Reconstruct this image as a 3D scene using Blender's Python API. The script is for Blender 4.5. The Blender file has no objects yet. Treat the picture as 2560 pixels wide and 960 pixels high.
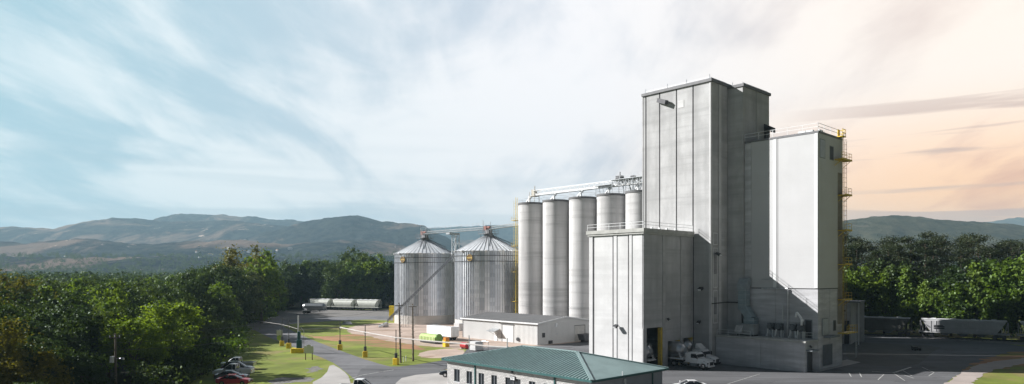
import bpy, math, random
import numpy as np
from mathutils import Vector, Matrix
random.seed(7); RNG = np.random.default_rng(11)
sc = bpy.context.scene
COL = sc.collection
F, H, HY = 1713.0, 15.5, 685.0          # lens in photograph pixels, eye height, horizon row
A43 = math.radians(43)
UX, UY = math.cos(A43), math.sin(A43)
def W(x, Y): return ((x - 1280) / F * Y, Y)
def G(x, y, z=0.0):
    Y = F * (H - z) / (y - HY)
    return ((x - 1280) / F * Y, Y)
C0 = W(1777, 118)
def UV(u, v, z=0.0): return (C0[0] + u * UX - v * UY, C0[1] + u * UY + v * UX, z)
def L(p):
    dx, dy = p[0] - C0[0], p[1] - C0[1]
    return (dx * UX + dy * UY, -dx * UY + dy * UX)
def srgb(r, g, b):
    f = lambda c: (c / 255 / 12.92) if c / 255 <= .04045 else ((c / 255 + .055) / 1.055) ** 2.4
    return (f(r), f(g), f(b))

# ------------------------------------------------------------------ materials
class NT:
    def __init__(s, nt): s.nt = nt; nt.nodes.clear()
    def n(s, t, **k):
        nd = s.nt.nodes.new(t)
        for a, b in k.items(): setattr(nd, a, b)
        return nd
    def l(s, a, b): s.nt.links.new(a, b)
    def val(s, sock, v):
        if isinstance(v, bpy.types.NodeSocket): s.l(v, sock)
        elif v is not None: sock.default_value = v
    def m(s, op, a, b=None, c=None, clamp=False):
        nd = s.n('ShaderNodeMath', operation=op, use_clamp=clamp)
        s.val(nd.inputs[0], a)
        if b is not None: s.val(nd.inputs[1], b)
        if c is not None: s.val(nd.inputs[2], c)
        return nd.outputs[0]
    def ss(s, x, a, b, lo=0.0, hi=1.0):
        nd = s.n('ShaderNodeMapRange', interpolation_type='SMOOTHSTEP')
        s.val(nd.inputs[0], x); nd.inputs[1].default_value = a; nd.inputs[2].default_value = b
        nd.inputs[3].default_value = lo; nd.inputs[4].default_value = hi
        return nd.outputs[0]
    def mix(s, f, a, b, mode='MIX'):
        nd = s.n('ShaderNodeMix', data_type='RGBA', blend_type=mode)
        s.val(nd.inputs[0], f)
        for i, v in ((6, a), (7, b)):
            s.val(nd.inputs[i], v if isinstance(v, bpy.types.NodeSocket) else tuple(v)[:3] + (1,))
        return nd.outputs[2]
    def noise(s, vec, scale, detail=4, rough=.55, dist=0):
        nd = s.n('ShaderNodeTexNoise'); nd.inputs['Scale'].default_value = scale
        nd.inputs['Detail'].default_value = detail; nd.inputs['Roughness'].default_value = rough
        nd.inputs['Distortion'].default_value = dist
        if vec is not None: s.l(vec, nd.inputs['Vector'])
        return nd.outputs['Fac']
    def mapping(s, vec, loc=(0, 0, 0), rot=(0, 0, 0), scale=(1, 1, 1)):
        nd = s.n('ShaderNodeMapping'); s.l(vec, nd.inputs[0])
        nd.inputs[1].default_value = loc; nd.inputs[2].default_value = rot; nd.inputs[3].default_value = scale
        return nd.outputs[0]

MATS = {}
def mat(name, color, rough=.8, metal=0.0, var=.15, vscale=1.0, stretch=(1, 1, 1), bump=0.0, bscale=8.0,
        second=None, sthr=(.5, .6), sscale=.3, sstretch=(1, 1, 1), streak=0.0, objvar=0.0, spec=.4, coat=0.0, tracks=False):
    if name in MATS: return MATS[name]
    m = bpy.data.materials.new(name); m.use_nodes = True
    t = NT(m.node_tree)
    out = t.n('ShaderNodeOutputMaterial'); b = t.n('ShaderNodeBsdfPrincipled'); t.l(b.outputs[0], out.inputs[0])
    oi_ = t.n('ShaderNodeObjectInfo'); vm = t.n('ShaderNodeVectorMath', operation='ADD'); t.l(t.n('ShaderNodeTexCoord').outputs['Object'], vm.inputs[0]); cr_ = t.n('ShaderNodeCombineXYZ'); rv = t.m('MULTIPLY', oi_.outputs['Random'], 37.0); [t.l(rv, cr_.inputs[i]) for i in range(3)]; t.l(cr_.outputs[0], vm.inputs[1]); tc = vm.outputs[0]
    geo = t.n('ShaderNodeNewGeometry').outputs['Position']
    c = color
    n1 = t.noise(t.mapping(tc, scale=stretch), vscale, 6, .6)
    c = t.mix(t.ss(n1, .25, .75), [x * (1 - var) for x in color], [min(1, x * (1 + var)) for x in color])
    if streak:
        n2 = t.noise(t.mapping(tc, scale=(.55, .55, .02)), 1.3, 6, .55)
        c = t.mix(t.ss(n2, .42, .75, 0, streak * .6), c, [x * .55 for x in color])
        n3 = t.noise(t.mapping(tc, scale=(.05, .05, 1.0)), .7, 6, .65)
        c = t.mix(t.ss(n3, .44, .68, 0, streak * 1.1), c, [x * .7 for x in color])
    if second is not None:
        n4 = t.noise(t.mapping(geo, scale=sstretch), sscale, 8, .62)
        c = t.mix(t.ss(n4, *sthr), c, second)
    if objvar:
        oi = t.n('ShaderNodeObjectInfo').outputs['Random']
        c = t.mix(t.m('MULTIPLY', oi, objvar), c, [x * .4 for x in color])
    t.val(b.inputs['Base Color'], c)
    if tracks:
        n6 = t.noise(t.mapping(geo, rot=(0, 0, .12), scale=(.05, 1.4, 1)), .9, 6, .6, .6); c = t.mix(t.ss(n6, .45, .7, 0, .6), c, [x * 1.7 for x in color])
        n7 = t.noise(geo, .22, 7, .7); c = t.mix(t.ss(n7, .56, .66, 0, .55), c, [x * .45 for x in color])
    t.val(b.inputs['Base Color'], c)
    b.inputs['Roughness'].default_value = rough; b.inputs['Metallic'].default_value = metal
    b.inputs['Specular IOR Level'].default_value = spec
    if coat: b.inputs['Coat Weight'].default_value = coat
    if bump:
        bp = t.n('ShaderNodeBump'); bp.inputs['Strength'].default_value = bump; bp.inputs['Distance'].default_value = .05
        t.l(t.noise(tc, bscale, 5, .6), bp.inputs['Height']); t.l(bp.outputs[0], b.inputs['Normal'])
    MATS[name] = m
    return m

def leafmat(name, c1, c2, trans=.3, scale=.35):
    m = bpy.data.materials.new(name); m.use_nodes = True
    t = NT(m.node_tree); out = t.n('ShaderNodeOutputMaterial')
    tc = t.n('ShaderNodeTexCoord').outputs['Object']
    oi = t.n('ShaderNodeObjectInfo').outputs['Random']
    n = t.noise(tc, scale, 3, .6); n2 = t.noise(tc, 5.0, 2, .6)
    f = t.m('ADD', t.m('MULTIPLY', n, .9), t.m('MULTIPLY', t.m('SUBTRACT', n2, .5), .9))
    f = t.ss(f, .2, .75)
    c = t.mix(f, c1, c2)
    dark = t.mix(oi, (1, 1, 1), (.62, .72, .66))
    c = t.mix(1.0, c, dark, 'MULTIPLY')
    d = t.n('ShaderNodeBsdfDiffuse'); tr = t.n('ShaderNodeBsdfTranslucent'); mx = t.n('ShaderNodeMixShader')
    gl = t.n('ShaderNodeBsdfGlossy'); gl.inputs['Roughness'].default_value = .5; gl.inputs['Color'].default_value = (.7, .8, .7, 1)
    t.l(c, d.inputs[0]); t.l(t.mix(1.0, c, (1.2, 1.15, .5), 'MULTIPLY'), tr.inputs[0])
    mx.inputs[0].default_value = trans
    t.l(d.outputs[0], mx.inputs[1]); t.l(tr.outputs[0], mx.inputs[2])
    m2 = t.n('ShaderNodeMixShader'); m2.inputs[0].default_value = .03
    t.l(mx.outputs[0], m2.inputs[1]); t.l(gl.outputs[0], m2.inputs[2])
    t.l(m2.outputs[0], out.inputs[0])
    return m

CONC = mat('concrete', (.45, .45, .455), .9, var=.18, vscale=.35, stretch=(1, 1, .5), streak=.55, bump=.25, bscale=6)
CONCL = mat('light_concrete', (.58, .58, .585), .9, var=.09, vscale=.3, streak=.28, bump=.2, bscale=6)
CONCD = mat('weathered_concrete', (.52, .52, .54), .9, var=.22, vscale=.5, stretch=(.3, .3, 2.2), streak=.5, bump=.5, bscale=4)
JOINT = mat('joint_sealant', (.05, .05, .05), .9)
CLAD = mat('smooth_cladding', (.52, .52, .53), .6, var=.035, vscale=.2, streak=.07)
METD = mat('dark_metal', (.06, .06, .065), .5, .4)
METG = mat('galvanised_steel', (.55, .57, .59), .35, .75, var=.2, vscale=2, stretch=(1, 1, .2))
METW = mat('white_steel', (.72, .73, .74), .5, .1, var=.06)
GREYP = mat('grey_paint', (.2, .22, .24), .6, var=.1)
YEL = mat('yellow_paint', (.75, .52, .03), .5, var=.15, vscale=3)
YELD = mat('dull_yellow_paint', (.58, .41, .05), .6, var=.2, vscale=3)
RED = mat('red_paint', (.45, .02, .03), .35, coat=.5)
GLASS = mat('dark_glass', (.015, .02, .026), .12, spec=.5)
RUBBER = mat('rubber', (.02, .02, .02), .9)
CHROME = mat('chrome', (.75, .75, .76), .15, 1.0, var=.03)
DOORG = mat('grey_door_paint', (.12, .13, .15), .6)
WOOD = mat('weathered_pole_wood', (.16, .13, .10), .95, var=.3, vscale=3, stretch=(3, 3, .3))
BARK = mat('bark', (.085, .065, .048), .95, var=.3, vscale=2, stretch=(3, 3, .5))
WHITEP = mat('white_paint', (.80, .80, .81), .35, var=.03, coat=.3)
BLACKP = mat('black_paint', (.015, .017, .022), .25, coat=.6)
SILVERP = mat('silver_paint', (.42, .44, .47), .3, .5, coat=.5)
GREYCAR = mat('grey_car_paint', (.2, .21, .24), .3, .4, coat=.5)

# ------------------------------------------------------------------ mesh builder
class MB:
    def __init__(s): s.v = []; s.f = []
    def add(s, vs, fs):
        o = len(s.v); s.v += [tuple(p) for p in vs]; s.f += [tuple(i + o for i in f) for f in fs]; return s
    def box(s, x0, x1, y0, y1, z0, z1):
        return s.add([(x0, y0, z0), (x1, y0, z0), (x1, y1, z0), (x0, y1, z0), (x0, y0, z1), (x1, y0, z1), (x1, y1, z1), (x0, y1, z1)],
                     [(0, 3, 2, 1), (4, 5, 6, 7), (0, 1, 5, 4), (1, 2, 6, 5), (2, 3, 7, 6), (3, 0, 4, 7)])
    def tube(s, p, q, r, n=8, r2=None, cap=True):
        p, q = Vector(p), Vector(q); r2 = r if r2 is None else r2
        d = (q - p).normalized(); a = d.orthogonal().normalized(); b = d.cross(a)
        vs = []
        for c, rr in ((p, r), (q, r2)):
            for i in range(n):
                t = 2 * math.pi * i / n; vs.append(c + (a * math.cos(t) + b * math.sin(t)) * rr)
        fs = [(i, (i + 1) % n, n + (i + 1) % n, n + i) for i in range(n)]
        if cap: fs += [tuple(range(n))[::-1], tuple(range(n, 2 * n))]
        return s.add(vs, fs)
    def path(s, pts, r, n=6):
        for a, b in zip(pts[:-1], pts[1:]): s.tube(a, b, r, n)
        return s
    def cyl(s, cx, cy, z0, z1, r0, r1=None, n=48, cap=True): return s.tube((cx, cy, z0), (cx, cy, z1), r0, n, r1, cap)
    def ring(s, cx, cy, z0, z1, r0, r1, n=64):
        vs = []
        for r, z in ((r0, z0), (r1, z0), (r1, z1), (r0, z1)):
            for i in range(n):
                t = 2 * math.pi * i / n; vs.append((cx + r * math.cos(t), cy + r * math.sin(t), z))
        fs = []
        for k in range(4):
            k2 = (k + 1) % 4
            for i in range(n):
                j = (i + 1) % n; fs.append((k * n + i, k * n + j, k2 * n + j, k2 * n + i))
        return s.add(vs, fs)
    def prism(s, poly, y0, y1, inset=None):
        """side profile (x,z) swept across y; inset(z) narrows it"""
        n = len(poly); g = inset or (lambda z: 0)
        vs = [(x, y0 + g(z), z) for x, z in poly] + [(x, y1 - g(z), z) for x, z in poly]
        fs = [tuple(range(n)), tuple(range(n, 2 * n))[::-1]] + [(i, n + i, n + (i + 1) % n, (i + 1) % n) for i in range(n)]
        return s.add(vs, fs)
    def beam(s, p, q, w, h):
        p, q = Vector(p), Vector(q); d = (q - p).normalized()
        up = Vector((0, 0, 1)) if abs(d.z) < .95 else Vector((1, 0, 0))
        a = d.cross(up).normalized() * w / 2; b = a.cross(d).normalized() * h / 2
        vs = [p - a - b, p + a - b, p + a + b, p - a + b, q - a - b, q + a - b, q + a + b, q - a + b]
        return s.add(vs, [(0, 3, 2, 1), (4, 5, 6, 7), (0, 1, 5, 4), (1, 2, 6, 5), (2, 3, 7, 6), (3, 0, 4, 7)])
    def build(s, name, m, parent=None, smooth=False, bevel=0):
        me = bpy.data.meshes.new(name); me.from_pydata(s.v, [], s.f)
        me.materials.append(m)
        if smooth: me.polygons.foreach_set('use_smooth', [True] * len(me.polygons))
        import bmesh
        bm = bmesh.new(); bm.from_mesh(me); bmesh.ops.recalc_face_normals(bm, faces=bm.faces[:]); bm.to_mesh(me); bm.free()
        if smooth:
            try: me.set_sharp_from_angle(angle=math.radians(38))
            except Exception: pass
        o = bpy.data.objects.new(name, me); COL.objects.link(o)
        if parent is not None: o.parent = parent
        if bevel:
            b = o.modifiers.new('bevel', 'BEVEL'); b.width = bevel; b.segments = 1; b.limit_method = 'ANGLE'
        return o

def tag(o, label=None, cat=None, group=None, kind=None):
    if label: o['label'] = label
    if cat: o['category'] = cat
    if group: o['group'] = group
    if kind: o['kind'] = kind
    return o
def thing(name, label, cat, loc=(0, 0, 0), rz=0.0, group=None):
    o = bpy.data.objects.new(name, None); COL.objects.link(o)
    o.empty_display_size = .5
    o.location = loc; o.rotation_euler = (0, 0, rz)
    return tag(o, label, cat, group)
def copy_tree(o, parent=None):
    c = o.copy(); COL.objects.link(c); c.parent = parent
    for ch in [x for x in o.children]: copy_tree(ch, c)
    return c
def rail(mb, pts, z, h=1.1, step=2.0, r=.035):
    """posts and two rails along a polyline on a flat top"""
    for (x0, y0), (x1, y1) in zip(pts[:-1], pts[1:]):
        n = max(1, int(math.hypot(x1 - x0, y1 - y0) / step))
        for i in range(n + 1):
            x, y = x0 + (x1 - x0) * i / n, y0 + (y1 - y0) * i / n
            mb.tube((x, y, z), (x, y, z + h), r, 4)
        for k in (.55, 1.0): mb.tube((x0, y0, z + h * k), (x1, y1, z + h * k), r, 4)
def truss(mb, p, q, w, h, n, r=.05):
    """a square lattice girder from p to q (lower centre line)"""
    p, q = Vector(p), Vector(q); d = (q - p); side = d.normalized().cross(Vector((0, 0, 1))).normalized() * w / 2
    up = Vector((0, 0, h))
    for s in (-1, 1):
        for k in (0, 1): mb.beam(p + side * s + up * k, q + side * s + up * k, r * 2, r * 2)
        for i in range(n):
            a = p + d * i / n + side * s; b = p + d * (i + 1) / n + side * s
            mb.tube(a, b + up, r * .7, 4); mb.tube(b, b + up, r * .7, 4)
    for i in range(n + 1):
        for k in (0, 1):
            a = p + d * i / n + up * k; mb.tube(a - side, a + side, r * .7, 4)

# ------------------------------------------------------------------ terrain
def vnoise(x, y, seed=0):
    xi = np.floor(x).astype(np.int64); yi = np.floor(y).astype(np.int64); xf = x - xi; yf = y - yi
    def h(a, b):
        n = (a * 374761393 + b * 668265263 + seed * 1274126177) & 0x7fffffff
        n = ((n ^ (n >> 13)) * 1274126177) & 0x7fffffff
        return ((n ^ (n >> 16)) & 0xffff) / 65535.0
    u = xf * xf * (3 - 2 * xf); v = yf * yf * (3 - 2 * yf)
    return (h(xi, yi) * (1 - u) + h(xi + 1, yi) * u) * (1 - v) + (h(xi, yi + 1) * (1 - u) + h(xi + 1, yi + 1) * u) * v
def fbm(x, y, o=5, seed=0, ridged=False):
    s = 0; a = 1; t = 0
    for i in range(o):
        n = vnoise(x * 2 ** i, y * 2 ** i, seed + i)
        if ridged: n = 1 - np.abs(2 * n - 1)
        s = s + n * a; t += a; a *= .5
    return s / t

RIDGES = [  # distance, half width towards us, profile in photograph pixels (column, row of the crest)
    (5200, 1000, [(-900, 640), (900, 640), (1040, 572), (1100, 567), (1150, 566), (1200, 563), (1260, 562), (1320, 566), (1420, 580), (1700, 610), (2050, 600), (2300, 590), (2380, 572), (2440, 558), (2500, 548), (2560, 541), (2700, 545), (3400, 600)]),
    (4300, 950, [(-900, 620), (250, 600), (330, 560), (400, 542), (450, 533), (520, 536), (560, 535), (600, 541), (640, 540), (690, 549), (730, 548), (780, 556), (900, 580), (1180, 600), (1250, 612), (1280, 598), (1310, 590), (1400, 600), (1800, 640), (3400, 650)]),
    (3600, 950, [(-900, 600), (-200, 575), (0, 567), (60, 567), (130, 573), (200, 556), (280, 543), (340, 545), (400, 552), (480, 553), (560, 549), (640, 556), (720, 566), (850, 600), (1100, 640), (1700, 660), (3400, 660)]),
    (3000, 750, [(-900, 640), (400, 640), (560, 610), (640, 585), (700, 570), (760, 555), (820, 543), (880, 537), (920, 545), (960, 554), (1020, 558), (1060, 562), (1090, 580), (1130, 602), (1180, 625), (1260, 650), (1500, 665), (3400, 665)]),
    (2250, 600, [(-900, 610), (-100, 598), (60, 606), (200, 596), (340, 612), (480, 603), (600, 600), (720, 612), (800, 603), (900, 600), (1000, 612), (1100, 640), (1250, 660), (1600, 670), (3400, 670)]),
    (1600, 420, [(-900, 640), (0, 640), (200, 644), (420, 640), (560, 648), (700, 640), (900, 638), (1000, 640), (1150, 655), (1600, 672), (3400, 672)]),
    (1900, 600, [(-900, 690), (1700, 690), (1900, 600), (2000, 566), (2090, 551), (2150, 546), (2200, 541), (2250, 537), (2300, 541), (2350, 548), (2420, 551), (2500, 557), (2560, 568), (2700, 578), (2900, 600), (3400, 620)]),
    (1300, 350, [(-900, 690), (1900, 690), (2100, 610), (2300, 600), (2450, 606), (2600, 600), (2900, 630), (3400, 640)]),
]
def terrain_h(X, Y):
    r = np.sqrt(X * X + Y * Y)
    px = 1280 + F * X / np.maximum(Y, 1)
    h = np.zeros_like(X)
    for k, (d, w, prof) in enumerate(RIDGES):
        dy = d * (1 + .06 * (fbm(px / 350, px * 0, 3, 20 + k) - .5))
        row = np.interp(px, [a for a, b in prof], [b for a, b in prof])
        crest = (HY - row) / F * dy + H
        t = (Y - dy) / w
        g = np.exp(-np.where(t < 0, np.abs(t) ** 1.5 * 1.3, t * t * 2.5))
        n = fbm(X / (w * .55), Y / (w * .55), 6, 40 + k, True)
        hk = crest * g * (1 - .5 * np.minimum(1, np.abs(t) * 1.7) * (1 - n) * 1.1)
        h = np.maximum(h, hk)
    fade = np.clip((r - 500) / 500, 0, 1)
    return h * fade
def grid_mesh(name, X, Y, Z, m, smooth=True):
    nr, nc = X.shape
    v = np.stack([X, Y, Z], -1).reshape(-1, 3)
    i = np.arange(nr * nc).reshape(nr, nc)
    f = np.stack([i[:-1, :-1], i[1:, :-1], i[1:, 1:], i[:-1, 1:]], -1).reshape(-1, 4)
    me = bpy.data.meshes.new(name); me.vertices.add(len(v)); me.vertices.foreach_set('co', v.astype(np.float32).ravel())
    me.loops.add(f.size); me.loops.foreach_set('vertex_index', f[:, ::-1].ravel().astype(np.int32))
    me.polygons.add(len(f)); me.polygons.foreach_set('loop_start', np.arange(len(f), dtype=np.int32) * 4)
    me.update(calc_edges=True)
    if smooth: me.polygons.foreach_set('use_smooth', [True] * len(f))
    me.materials.append(m)
    o = bpy.data.objects.new(name, me); COL.objects.link(o); return o
def hillmat():
    m = bpy.data.materials.new('wooded_hillside'); m.use_nodes = True
    t = NT(m.node_tree); out = t.n('ShaderNodeOutputMaterial'); b = t.n('ShaderNodeBsdfPrincipled'); t.l(b.outputs[0], out.inputs[0])
    p = t.n('ShaderNodeNewGeometry').outputs['Position']
    sxp = t.n('ShaderNodeSeparateXYZ'); t.l(p, sxp.inputs[0]); lf_ = t.ss(sxp.outputs[0], 700, 100, .12, 1)      # cleared land lies on the western slopes
    a = t.noise(p, .02, 8, .7); c0 = t.mix(t.ss(a, .35, .65), (.008, .016, .028), (.058, .068, .062))
    c0 = t.mix(lf_, t.mix(t.ss(a, .35, .65), (.055, .062, .035), (.13, .125, .075)), c0)  # right hills painted paler and warmer, standing in for warm haze
    k = t.noise(t.mapping(p, scale=(1, .45, 2.2)), .0026, 10, .66, .8)
    c1 = t.mix(t.m('MULTIPLY', t.ss(k, .50, .62, 0, .8), lf_), c0, (.30, .215, .17))
    k2 = t.noise(t.mapping(p, scale=(1, .35, 3)), .012, 8, .7, 1.0)
    k3 = t.noise(p, .0018, 3, .5)
    c2 = t.mix(t.m('MULTIPLY', t.m('MULTIPLY', t.ss(k2, .60, .66), t.ss(k3, .48, .6)), lf_), c1, (.62, .48, .40))
    t.l(c2, b.inputs['Base Color']); b.inputs['Roughness'].default_value = 1; b.inputs['Specular IOR Level'].default_value = 0
    bp = t.n('ShaderNodeBump'); bp.inputs['Strength'].default_value = 1; bp.inputs['Distance'].default_value = 26
    t.l(t.noise(p, .035, 8, .75), bp.inputs['Height']); t.l(bp.outputs[0], b.inputs['Normal'])
    return m
def hills():
    az = np.radians(np.linspace(-52, 52, 620)); rr = np.geomspace(560, 6300, 260)
    AZ, R = np.meshgrid(az, rr); Yc = R; Xc = np.tan(AZ) * R
    Z = terrain_h(Xc, Yc) + (fbm(Xc / 45, Yc / 45, 3, 3) - .5) * np.clip((R - 700) / 1500, 0, 1) * 16 - .6
    o = grid_mesh('hills', Xc, Yc, Z, hillmat()); tag(o, kind='structure')
hills()

GRASS = mat('mown_grass', (.175, .215, .026), .95, var=.35, vscale=.12, bump=.6, bscale=3, second=(.26, .20, .08), sthr=(.50, .68), sscale=.09, sstretch=(1, 1, 1))
DIRT = mat('pale_dirt', (.46, .36, .30), .95, var=.18, vscale=.15, bump=.6, bscale=2, second=(.30, .2, .14), sthr=(.5, .7), sscale=.12)
REDD = mat('red_clay', (.36, .19, .10), .95, var=.25, vscale=.2, bump=.6, bscale=2, second=(.2, .19, .05), sthr=(.45, .6), sscale=.15, sstretch=(.5, 1.6, 1))
ASPH = mat('asphalt', (.112, .113, .12), .9, var=.3, vscale=.10, stretch=(.5, 1.8, 1), bump=.4, bscale=5, second=(.15, .15, .155), sthr=(.5, .75), sscale=.07, sstretch=(.4, 2.0, 1), tracks=True)
ASPHR = mat('access_road_asphalt', (.16, .16, .17), .9, var=.15, vscale=.15, bump=.4, bscale=5, second=(.1, .1, .105), sthr=(.5, .7), sscale=.1, tracks=True)
CPATH = mat('yard_concrete', (.42, .40, .385), .9, var=.15, vscale=.2, bump=.3, bscale=3)
PINKC = mat('pinkish_concrete', (.42, .36, .33), .9, var=.12, vscale=.2, bump=.3, bscale=3)
GRAV = mat('rail_gravel', (.2, .19, .18), .95, var=.3, vscale=1.5, bump=1, bscale=4)
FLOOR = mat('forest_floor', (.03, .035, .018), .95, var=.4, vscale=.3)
MARK = mat('road_marking_paint', (.5, .5, .48), .8, var=.4, vscale=2)

gb = MB(); S = 8400
gb.add([(-S, -400, 0), (S, -400, 0), (S, 6400, 0), (-S, 6400, 0)], [(0, 1, 2, 3)])
tag(gb.build('ground', GRASS), kind='structure')
def chaikin(p, n=2, closed=True):
    for _ in range(n):
        q = []
        for i in range(len(p)):
            a, b = p[i], p[(i + 1) % len(p)]
            q += [(a[0] * .75 + b[0] * .25, a[1] * .75 + b[1] * .25), (a[0] * .25 + b[0] * .75, a[1] * .25 + b[1] * .75)]
        p = q
    return p
def jag(p, amp, seed=0):
    r = random.Random(seed); q = []
    for i in range(len(p)):
        a, b = Vector(p[i]), Vector(p[(i + 1) % len(p)]); n = max(1, int((b - a).length / 1.2)); d = b - a
        nn = Vector((-d.y, d.x)).normalized() if d.length > 1e-6 else Vector((0, 0))
        for k in range(n):
            q.append(tuple(a + d * k / n + nn * (r.random() - .5) * 2 * amp))
    return q
def sheet(name, pts, z, m, world=False, smooth=2, rough=0.0, kind='structure'):
    p = pts if world else [G(*q) for q in pts]
    if smooth: p = chaikin(p, smooth)
    if rough: p = jag(p, rough, len(name))
    from mathutils.geometry import tessellate_polygon
    vs = [Vector((x, y, z)) for x, y in p]
    tr = tessellate_polygon([vs])
    mb = MB(); mb.add(vs, [tuple(t) for t in tr])
    return tag(mb.build(name, m), kind=kind)
z4 = .004
# forest floor under the left wood and behind the tracks
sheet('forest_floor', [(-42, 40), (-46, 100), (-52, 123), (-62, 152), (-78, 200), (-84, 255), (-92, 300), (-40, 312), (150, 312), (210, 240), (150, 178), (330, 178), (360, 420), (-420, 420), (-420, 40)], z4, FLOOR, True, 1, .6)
sheet('dirt_ground', [(868, 820), (905, 811), (985, 806), (1165, 808), (1500, 800), (1500, 870), (1160, 875), (1100, 868), (1020, 862), (960, 852), (910, 842), (872, 832)], z4, DIRT, False, 2, .5)
sheet('bare_clay_patch', [(760, 838), (800, 842), (850, 838), (900, 834), (960, 852), (1040, 862), (1070, 876), (1010, 872), (930, 868), (900, 858), (820, 852)], z4 * 2, REDD, False, 2, .5)
sheet('bare_ground_patch', [(1040, 884), (1100, 872), (1160, 872), (1165, 892), (1110, 894), (1060, 896)], z4 * 2, DIRT, False, 1, .4)
sheet('rail_gravel_bed', [(600, 776), (770, 774), (1000, 775), (1300, 776), (1300, 800), (990, 803), (880, 796), (700, 803), (560, 806), (560, 790)], z4 * 2, GRAV, False, 1, .3)
sheet('access_road', [(520, 811), (640, 806), (760, 796), (880, 791), (1010, 790), (1010, 797), (880, 800), (770, 806), (700, 813), (735, 829), (775, 848), (860, 880), (930, 905), (1010, 925), (1020, 960), (900, 960), (858, 925), (826, 902), (750, 874), (668, 842), (630, 822), (520, 824)], z4 * 3, ASPHR, False, 1)
yard = [(895, 925), (925, 913), (985, 918), (1040, 912), (1150, 894), (1172, 868), (1320, 868), (1480, 852), (1700, 835), (2110, 836), (2330, 842), (2470, 853), (2600, 872), (2640, 895), (2520, 902), (2455, 915), (2400, 932), (2340, 975), (2200, 1100), (900, 1100), (880, 1000)]
sheet('asphalt_yard', yard, z4 * 4, ASPH, False, 1)
sheet('gravel_yard', [(-34, 61), (60, 66), (240, 70), (260, 20), (260, -260), (-90, -260), (-60, -20)], z4 * 3, GRAV, True, 1, .5)  # unseen ground added to keep green grass bounce off the shaded walls
sheet('concrete_drive', [(826, 908), (858, 926), (876, 946), (878, 1000), (820, 1000), (770, 962), (815, 938)], z4 * 5, CPATH, False, 1)
sheet('office_forecourt', [(985, 962), (1010, 940), (1125, 930), (1500, 990), (1500, 1100), (900, 1100)], z4 * 5, CPATH, False, 1)
sheet('concrete_apron', [(2008, 922), (2042, 931), (2152, 906), (2118, 899)], z4 * 6, CPATH, False, 0)
sheet('old_pavement', [(2115, 855), (2200, 858), (2360, 866), (2330, 880), (2310, 900), (2290, 915), (2200, 916), (2115, 905)], z4 * 5, mat('grey_worn_pavement', (.12, .118, .112), .95, var=.15, vscale=.2), False, 1)
sheet('concrete_path', [(2345, 975), (2380, 945), (2420, 922), (2470, 906), (2530, 898), (2640, 890), (2640, 900), (2530, 914), (2460, 932), (2425, 962), (2410, 985)], z4 * 6, PINKC, False, 1, .35)
sheet('bare_verge', [(2400, 930), (2440, 905), (2520, 880), (2660, 872), (2660, 912), (2560, 916), (2480, 928)], z4 * 5, REDD, False, 2, .9)
sheet('gravel_shoulder', [(2110, 834), (2300, 839), (2480, 851), (2640, 862), (2640, 870), (2480, 857), (2300, 844), (2110, 839)], z4 * 6, GRAV, False, 1, .1)
sheet('puddled_track', [(670, 952), (700, 944), (760, 942), (800, 946), (770, 954), (700, 962)], z4 * 2, GRAV, False, 2, .8)
sheet('scuffed_grass', [(762, 922), (792, 915), (812, 918), (795, 930), (770, 932)], z4 * 2, GRAV, False, 2, .8)
mk = MB()
def mark(pts, w=.12):
    p = [Vector((*G(*q), z4 * 7)) for q in pts]
    for a, b in zip(p[:-1], p[1:]):
        d = (b - a).normalized(); n = Vector((-d.y, d.x, 0)) * w / 2
        mk.add([a - n, b - n, b + n, a + n], [(0, 1, 2, 3)])
mark([(2180, 929), (2232, 933), (2278, 918)], .34)
for a, b in (((2235, 934), (2262, 952)), ((2240, 931), (2285, 946)), ((2258, 927), (2280, 940)), ((2122, 932), (2128, 942)), ((2148, 931), (2154, 943)), ((2305, 918), (2335, 932)), ((2335, 932), (2322, 940)), ((2210, 936), (2195, 950))):
    mark([a, b], .12)
mark([(872, 948), (905, 938), (950, 930), (985, 925)], .14)
mark([(1700, 1010), (1820, 960), (1900, 935)], .1)
tag(mk.build('road_markings', MARK), kind='structure')

# ------------------------------------------------------------------ the mill buildings (local x = away right, local y = away left)
def bld(name, label, cat, u, v, z=0.0, group=None): return thing(name, label, cat, UV(u, v, z), A43, group)
def panels_x(mb, x, ys, z0, z1, d=.22, gap=.26):      # slabs proud of a wall that faces -x
    for a, b in zip(ys[:-1], ys[1:]): mb.box(x - d, x + .01, a + gap / 2, b - gap / 2, z0, z1)
def panels_y(mb, y, xs, z0, z1, d=.22, gap=.26):      # slabs proud of a wall that faces -y
    for a, b in zip(xs[:-1], xs[1:]): mb.box(a + gap / 2, b - gap / 2, y - d, y + .01, z0, z1)
def uv_left(x, Y0, x0):    # distance along the left face for a photograph column
    return (Y0 * (x0 + 317) / (x + 317) - Y0) / UX
def uv_right(x, Y0, x0): return (Y0 * (3117 - x0) / (3117 - x) - Y0) / UY

def floodlight(parent, p, d, s=1.0):
    """small wall flood lamp; d is the outward direction"""
    mb = MB(); p = Vector(p); d = Vector(d)
    mb.tube(p, p + d * .5 * s, .06 * s, 6); mb.beam(p + d * .35 * s + Vector((0, 0, .1)), p + d * 1.0 * s - Vector((0, 0, .25)), .7 * s, .35 * s)
    f = mb.build('wall_lamp', METD, parent)
    l = MB(); l.beam(p + d * 1.0 * s - Vector((0, 0, .25)), p + d * 1.06 * s - Vector((0, 0, .28)), .55 * s, .25 * s); l.build('lens', METW, f)

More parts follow.
